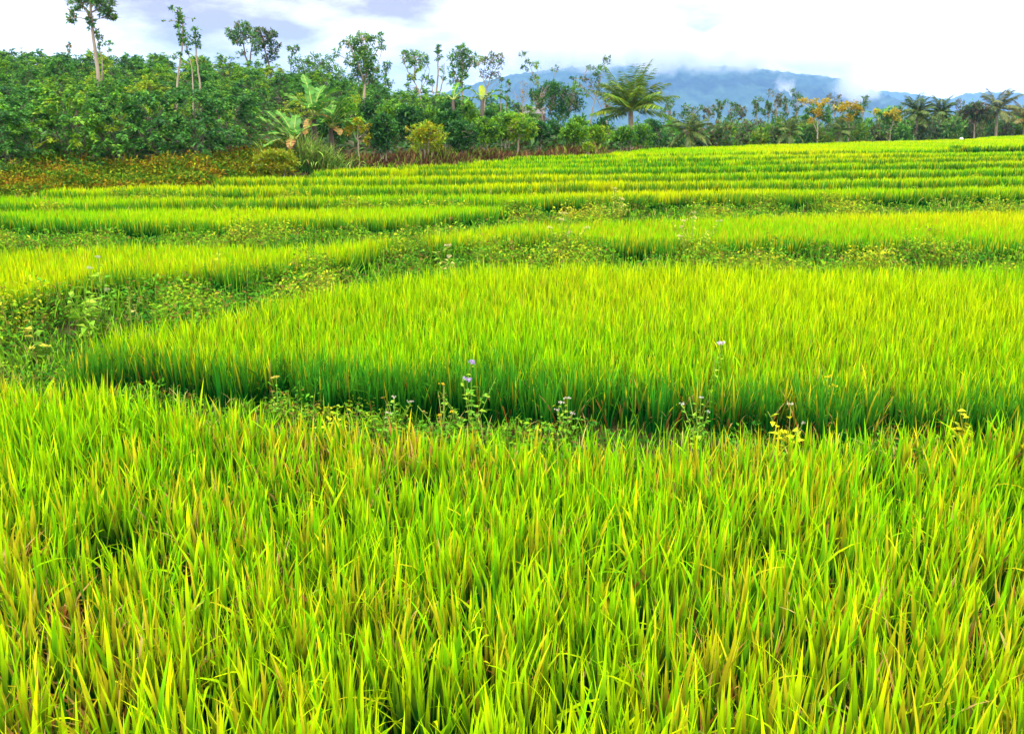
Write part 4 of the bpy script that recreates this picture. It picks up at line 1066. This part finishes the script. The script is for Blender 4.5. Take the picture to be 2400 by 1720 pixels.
weed('cream flowered weed on the bund above the straw tinted rice', 1440, 480, 15.6, .62, .3, 140, .1, [[.3, .4, .03], [.5, .48, .06]], ([.6, .54, .16], .024, 5), name='cream_weed', stems=7)
weed('pale yellow leaved scrub weed in the thick bund, right half of the second field', 2078, 600, 10.4, .42, .25, 70, .11, YL + [[.66, .6, .25]], None, name='yellow_weed', stems=6)
weed('cream tipped scrub weed in the thick bund right above the middle of the second field', 1050, 610, 10.4, .4, .2, 60, .09, [[.5, .46, .12], [.2, .34, .03]], ([.66, .58, .3], .02, 3), name='cream_weed', stems=6)
weed('tall yellowish weed group on the thick bund, left of the pale yellow leaved one', 1620, 590, 11.0, .62, .45, 240, .07, [[.3, .38, .03], [.42, .42, .04], [.2, .32, .02]], ([.6, .56, .2], .02, 6), name='bund_weed', stems=14)
weed('tall yellowish weed group on the thick bund, directly below the cream flowered weed', 1320, 585, 11.2, .56, .32, 160, .07, [[.3, .38, .03], [.42, .42, .04], [.2, .32, .02]], ([.6, .56, .2], .02, 5), name='bund_weed', stems=10)

def dead_stalk():
    d = 1.95; c = at(95, 1660, d); x = float(c[0]); z = .0
    mb = MB(); n = 5
    for i in range(n):
        az = [2.4, 2.6, .6, -.3, 2.2][i]
        banana_leaf  # broad dry sheath blades
        blades(mb, np.array([[x + .04 * i - .05, d + .02 * i, .12]]), np.array([[.34, .3, .26, .28, .2][i]]), np.array([.02]), np.array([az]), np.array([.5]), np.array([[.2, .5, 1.2, 1.5, .2][i]]),
               np.array([[.3, .15, .03]]), np.array([[.5, .26, .06]]), 7, twist=.2)
    o = mb.build('dead_stalk', M_RICE); tag(o, 'broken orange brown rice stalk low in the nearest corner', 'dead stalk')
dead_stalk()

# ---------------------------------------------------------------- mountains
def mountain_mat():
    m = bpy.data.materials.new('mountain_forest')
    nt, N, L = nodes(m)
    out = N.new('ShaderNodeOutputMaterial'); b = N.new('ShaderNodeBsdfDiffuse')
    geo = N.new('ShaderNodeNewGeometry')
    n1 = N.new('ShaderNodeTexNoise'); n1.inputs['Scale'].default_value = .03; n1.inputs['Detail'].default_value = 8
    rp = N.new('ShaderNodeValToRGB'); e = rp.color_ramp.elements
    e[0].position = .35; e[0].color = (.015, .04, .03, 1); e[1].position = .7; e[1].color = (.05, .10, .06, 1)
    L.new(geo.outputs['Position'], n1.inputs['Vector']); L.new(n1.outputs['Fac'], rp.inputs['Fac']); L.new(rp.outputs[0], b.inputs['Color'])
    L.new(b.outputs[0], out.inputs['Surface'])
    return m
M_MT = mountain_mat()

def mountain(label, d, prof, depth, seed, step=7.):
    px = np.array([p[0] for p in prof]); py = np.array([p[1] for p in prof])
    r = np.random.default_rng(seed)
    x0, x1 = at(px[0], HOR, d)[0], at(px[-1], HOR, d)[0]
    nx = int((x1 - x0) / step); ny = int(depth * 2 / (step * 2.2))
    xs = np.linspace(x0, x1, nx); v = np.linspace(-1, 1, ny)
    X, V = np.meshgrid(xs, v)
    Xp = 1200 + X / d * F * CP
    rz = np.interp(Xp, px, at(np.interp(px, px, py) * 0 + 1200, py, d)[:, 2])
    rz = np.maximum(rz, 0)
    n1, n2, n3 = Noise2(420, seed), Noise2(130, seed + 1), Noise2(24, seed + 2)
    Y = d + V * depth + 60 * n1(X, V * 100)
    fall = np.where(V < 0, 1 - np.abs(V) ** 1.25, 1 - np.abs(V) ** 1.6)
    gully = 1 - .22 * np.abs(n2(X * 1.3, V * 90)) * np.clip(np.abs(V) * 2.2, 0, 1)
    Z = rz * fall * gully - 3
    Z = Z + np.where(rz > 4, 2.2 * n3(X, Y) + r.normal(0, 1.6, X.shape), 0)
    Z = np.maximum(Z, -1.9)
    i = np.arange(ny - 1)[:, None] * nx + np.arange(nx - 1)[None]
    q = np.stack([i, i + 1, i + nx + 1, i + nx], -1).reshape(-1, 4)
    mb = MB(); mb.add(np.stack([X, Y, Z], -1).reshape(-1, 3), (.04, .08, .05), None, q)
    o = mb.build('mountain', M_MT)
    tag(o, label, 'mountain', kind='structure')

mountain('long forested mountain fading blue, its summit ridge lost in low cloud', 2600,
         [(500, 330), (800, 290), (940, 258), (1000, 235), (1100, 200), (1190, 174), (1320, 158), (1450, 154), (1560, 155), (1700, 160), (1800, 168), (1880, 174), (1935, 183), (1958, 200), (1975, 225), (2000, 240), (2080, 265), (2200, 330)], 620, 51)
mountain('low pale ridge right of the cloud topped mountain', 4100,
         [(1800, 330), (1950, 225), (2010, 211), (2060, 215), (2100, 229), (2150, 236), (2195, 219), (2230, 215), (2290, 218), (2340, 226), (2450, 240), (2700, 300), (2900, 330)], 600, 52)
mountain('pale ridge rising out of the frame at the far corner', 3700,
         [(2180, 330), (2280, 250), (2330, 216), (2370, 197), (2410, 182), (2500, 160), (2700, 130), (3000, 140), (3300, 330)], 600, 53)

# ---------------------------------------------------------------- low cloud clinging to the mountain
def box_obj(name, lo, hi, mat):
    v = np.array([[x, y, z] for z in (lo[2], hi[2]) for y in (lo[1], hi[1]) for x in (lo[0], hi[0])], float)
    mb = MB(); mb.add(v, (1, 1, 1), None, [[0, 2, 3, 1], [4, 5, 7, 6], [0, 1, 5, 4], [2, 6, 7, 3], [0, 4, 6, 2], [1, 3, 7, 5]])
    return mb.build(name, mat)

HAZE = True
if HAZE:
    m = bpy.data.materials.new('haze_air')
    nt, N, L = nodes(m)
    out = N.new('ShaderNodeOutputMaterial'); pv = N.new('ShaderNodeVolumePrincipled')
    pv.inputs['Color'].default_value = (.24, .46, .9, 1)
    pv.inputs['Density'].default_value = 2.2e-4
    pv.inputs['Anisotropy'].default_value = .0
    L.new(pv.outputs[0], out.inputs['Volume'])
    o = box_obj('haze', (-6400, -300, -3.2), (6400, 6400, 330), m)
    tag(o, 'blue haze that fades the far mountains', 'haze', kind='stuff')

def mist():
    m = bpy.data.materials.new('cloud_vapour')
    nt, N, L = nodes(m)
    out = N.new('ShaderNodeOutputMaterial'); vs_ = N.new('ShaderNodeVolumeScatter'); vs_.inputs['Color'].default_value = (1, 1, 1, 1)
    tc = N.new('ShaderNodeTexCoord')
    def math_(op, a, b, clamp=False):
        n = N.new('ShaderNodeMath'); n.operation = op; n.use_clamp = clamp
        for i, v in enumerate((a, b)):
            if hasattr(v, 'is_linked'): L.new(v, n.inputs[i])
            else: n.inputs[i].default_value = v
        return n.outputs[0]
    def ramp(v, a, b, c, d):
        n = N.new('ShaderNodeMapRange'); n.interpolation_type = 'SMOOTHSTEP'; L.new(v, n.inputs['Value'])
        for q, x in zip(('From Min', 'From Max', 'To Min', 'To Max'), (a, b, c, d)): n.inputs[q].default_value = x
        return n.outputs['Result']
    sx = N.new('ShaderNodeSeparateXYZ'); L.new(tc.outputs['Object'], sx.inputs[0])
    nz = N.new('ShaderNodeTexNoise'); nz.inputs['Scale'].default_value = .013; nz.inputs['Detail'].default_value = 6; nz.inputs['Roughness'].default_value = .6
    L.new(tc.outputs['Object'], nz.inputs['Vector'])
    d = 2280.
    acc = None
    # cloud masses: photo centre, half width and half height (pixels)
    for X, Y, rx, ry, amp in MISTS:
        c = at(X, Y, d)
        vx = math_('MULTIPLY', math_('SUBTRACT', sx.outputs['X'], float(c[0])), 1 / pxr(d, rx))
        vz = math_('MULTIPLY', math_('SUBTRACT', sx.outputs['Z'], float(c[2])), 1 / pxr(d, ry))
        q = math_('ADD', math_('MULTIPLY', vx, vx), math_('MULTIPLY', vz, vz))
        g = ramp(q, 0, 1.0, amp, 0.0)
        acc = g if acc is None else math_('MAXIMUM', acc, g)
    yf = math_('MULTIPLY', ramp(sx.outputs['Y'], d - 90, d - 40, 0, 1), ramp(sx.outputs['Y'], d + 40, d + 90, 1, 0))
    f = math_('MULTIPLY', acc, yf)
    f = math_('ADD', f, math_('MULTIPLY', math_('SUBTRACT', nz.outputs['Fac'], .5), 4.2))
    f = ramp(f, .35, 1.25, 0, 1)
    f = math_('MULTIPLY', f, math_('MULTIPLY', yf, ramp(acc, 0, .15, 0, 1)))
    L.new(math_('MULTIPLY', f, .03), vs_.inputs['Density'])
    L.new(vs_.outputs[0], out.inputs['Volume'])
    lo, hi = at(1080, 260, d), at(2120, 20, d)
    o = box_obj('cloud', (lo[0], d - 95, lo[2]), (hi[0], d + 95, hi[2]), m)
    tag(o, 'low white cloud clinging to the summit ridge of the blue mountain', 'cloud', kind='stuff')
MISTS = [(1300, 110, 210, 62, 1.), (1520, 112, 230, 70, 1.1), (1570, 145, 110, 42, .8), (1760, 116, 230, 66, 1.1), (1830, 205, 26, 48, .8), (1950, 130, 120, 52, 1.1), (2010, 205, 60, 52, 1.05), (1420, 140, 140, 36, .7), (1700, 150, 120, 30, .65)]
mist()

# ---------------------------------------------------------------- camera, light, sky
cam = bpy.data.cameras.new('camera'); co = bpy.data.objects.new('camera', cam); COL.objects.link(co)
co.location = (0, 0, CAMZ); co.rotation_euler = (math.pi / 2 - PT, 0, 0)
cam.sensor_width = 36; cam.lens = 36 * F / 2400; cam.clip_start = .05; cam.clip_end = 20000
scene.camera = co

SUN_EL, SUN_AZ = math.radians(62), math.radians(200)
sun = bpy.data.lights.new('sun', 'SUN'); so = bpy.data.objects.new('sun', sun); COL.objects.link(so)
sun.energy = 1.5; sun.angle = math.radians(14); sun.color = (1, .95, .86)
so.rotation_euler = (math.pi / 2 - SUN_EL, 0, math.pi - SUN_AZ)

w = bpy.data.worlds.new('World'); scene.world = w; w.use_nodes = True
nt = w.node_tree; N, L = nt.nodes, nt.links; N.clear()
out = N.new('ShaderNodeOutputWorld'); bg = N.new('ShaderNodeBackground'); bg.inputs['Strength'].default_value = .1
sky = N.new('ShaderNodeTexSky'); sky.sky_type = 'NISHITA'; sky.sun_disc = False
sky.sun_elevation = SUN_EL; sky.sun_rotation = SUN_AZ; sky.dust_density = 3
tc = N.new('ShaderNodeTexCoord')
def vm(op, a, b=None):
    n = N.new('ShaderNodeVectorMath'); n.operation = op
    for i, v in enumerate((a, b)):
        if v is None: continue
        if hasattr(v, 'default_value') or hasattr(v, 'is_linked'): L.new(v, n.inputs[i])
        else: n.inputs[i].default_value = v
    return n
def mm(op, a, b=None, c=None):
    n = N.new('ShaderNodeMath'); n.operation = op
    for i, v in enumerate((a, b, c)):
        if v is None: continue
        if hasattr(v, 'is_linked'): L.new(v, n.inputs[i])
        else: n.inputs[i].default_value = v
    return n.outputs[0]
def smap(v, a, b, c, d):
    n = N.new('ShaderNodeMapRange'); n.interpolation_type = 'SMOOTHSTEP'
    L.new(v, n.inputs['Value'])
    for k, x in zip(('From Min', 'From Max', 'To Min', 'To Max'), (a, b, c, d)): n.inputs[k].default_value = x
    return n.outputs['Result']
def skydir(X, Y):
    p = at(X, Y, 100.) - [0, 0, CAMZ]
    return tuple(p / np.linalg.norm(p))
dirn = vm('NORMALIZE', tc.outputs['Generated']).outputs[0]
mp = N.new('ShaderNodeMapping'); mp.inputs['Scale'].default_value = (2.6, 2.6, 7.5); L.new(dirn, mp.inputs['Vector'])
nz = N.new('ShaderNodeTexNoise'); nz.inputs['Scale'].default_value = 1.6; nz.inputs['Detail'].default_value = 7; nz.inputs['Roughness'].default_value = .58
L.new(mp.outputs[0], nz.inputs['Vector'])
def near(X, Y, r0, r1):
    dd = vm('DISTANCE', dirn, skydir(X, Y)).outputs['Value']
    return smap(dd, r0, r1, 1, 0)
g1 = near(760, -70, .03, .30)
g2 = near(450, -60, .02, .24)
g3 = near(1500, 110, .04, .26)
nn = smap(nz.outputs['Fac'], .3, .68, 1.2, .55)
dark = mm('MULTIPLY', mm('MAXIMUM', mm('MAXIMUM', g1, mm('MULTIPLY', g2, .9)), mm('MULTIPLY', g3, .75)), nn)
dark = mm('ADD', dark, mm('MULTIPLY', smap(nz.outputs['Fac'], .42, .62, 1, 0), .16))
dark = mm('MINIMUM', dark, 1.0)
mixc = N.new('ShaderNodeMix'); mixc.data_type = 'RGBA'
mixc.inputs['A'].default_value = (12.6, 12.6, 12.6, 1)
mixc.inputs['B'].default_value = (2.45, 1.72, 1.45, 1)
L.new(dark, mixc.inputs['Factor'])
mix2 = N.new('ShaderNodeMix'); mix2.data_type = 'RGBA'; mix2.inputs['Factor'].default_value = .97
L.new(sky.outputs[0], mix2.inputs['A']); L.new(mixc.outputs['Result'], mix2.inputs['B'])
L.new(mix2.outputs['Result'], bg.inputs['Color']); L.new(bg.outputs[0], out.inputs['Surface'])

vs = scene.view_settings
scene.display_settings.display_device = 'sRGB'
vs.view_transform = 'Standard'; vs.look = 'None'; vs.gamma = 1; vs.use_curve_mapping = False
vs.exposure = 1.55
cy = scene.cycles
cy.max_bounces = 6; cy.diffuse_bounces = 2; cy.glossy_bounces = 2; cy.transmission_bounces = 2; cy.volume_bounces = 2; cy.transparent_max_bounces = 8
cy.use_denoising = True
cy.sample_clamp_indirect = 6
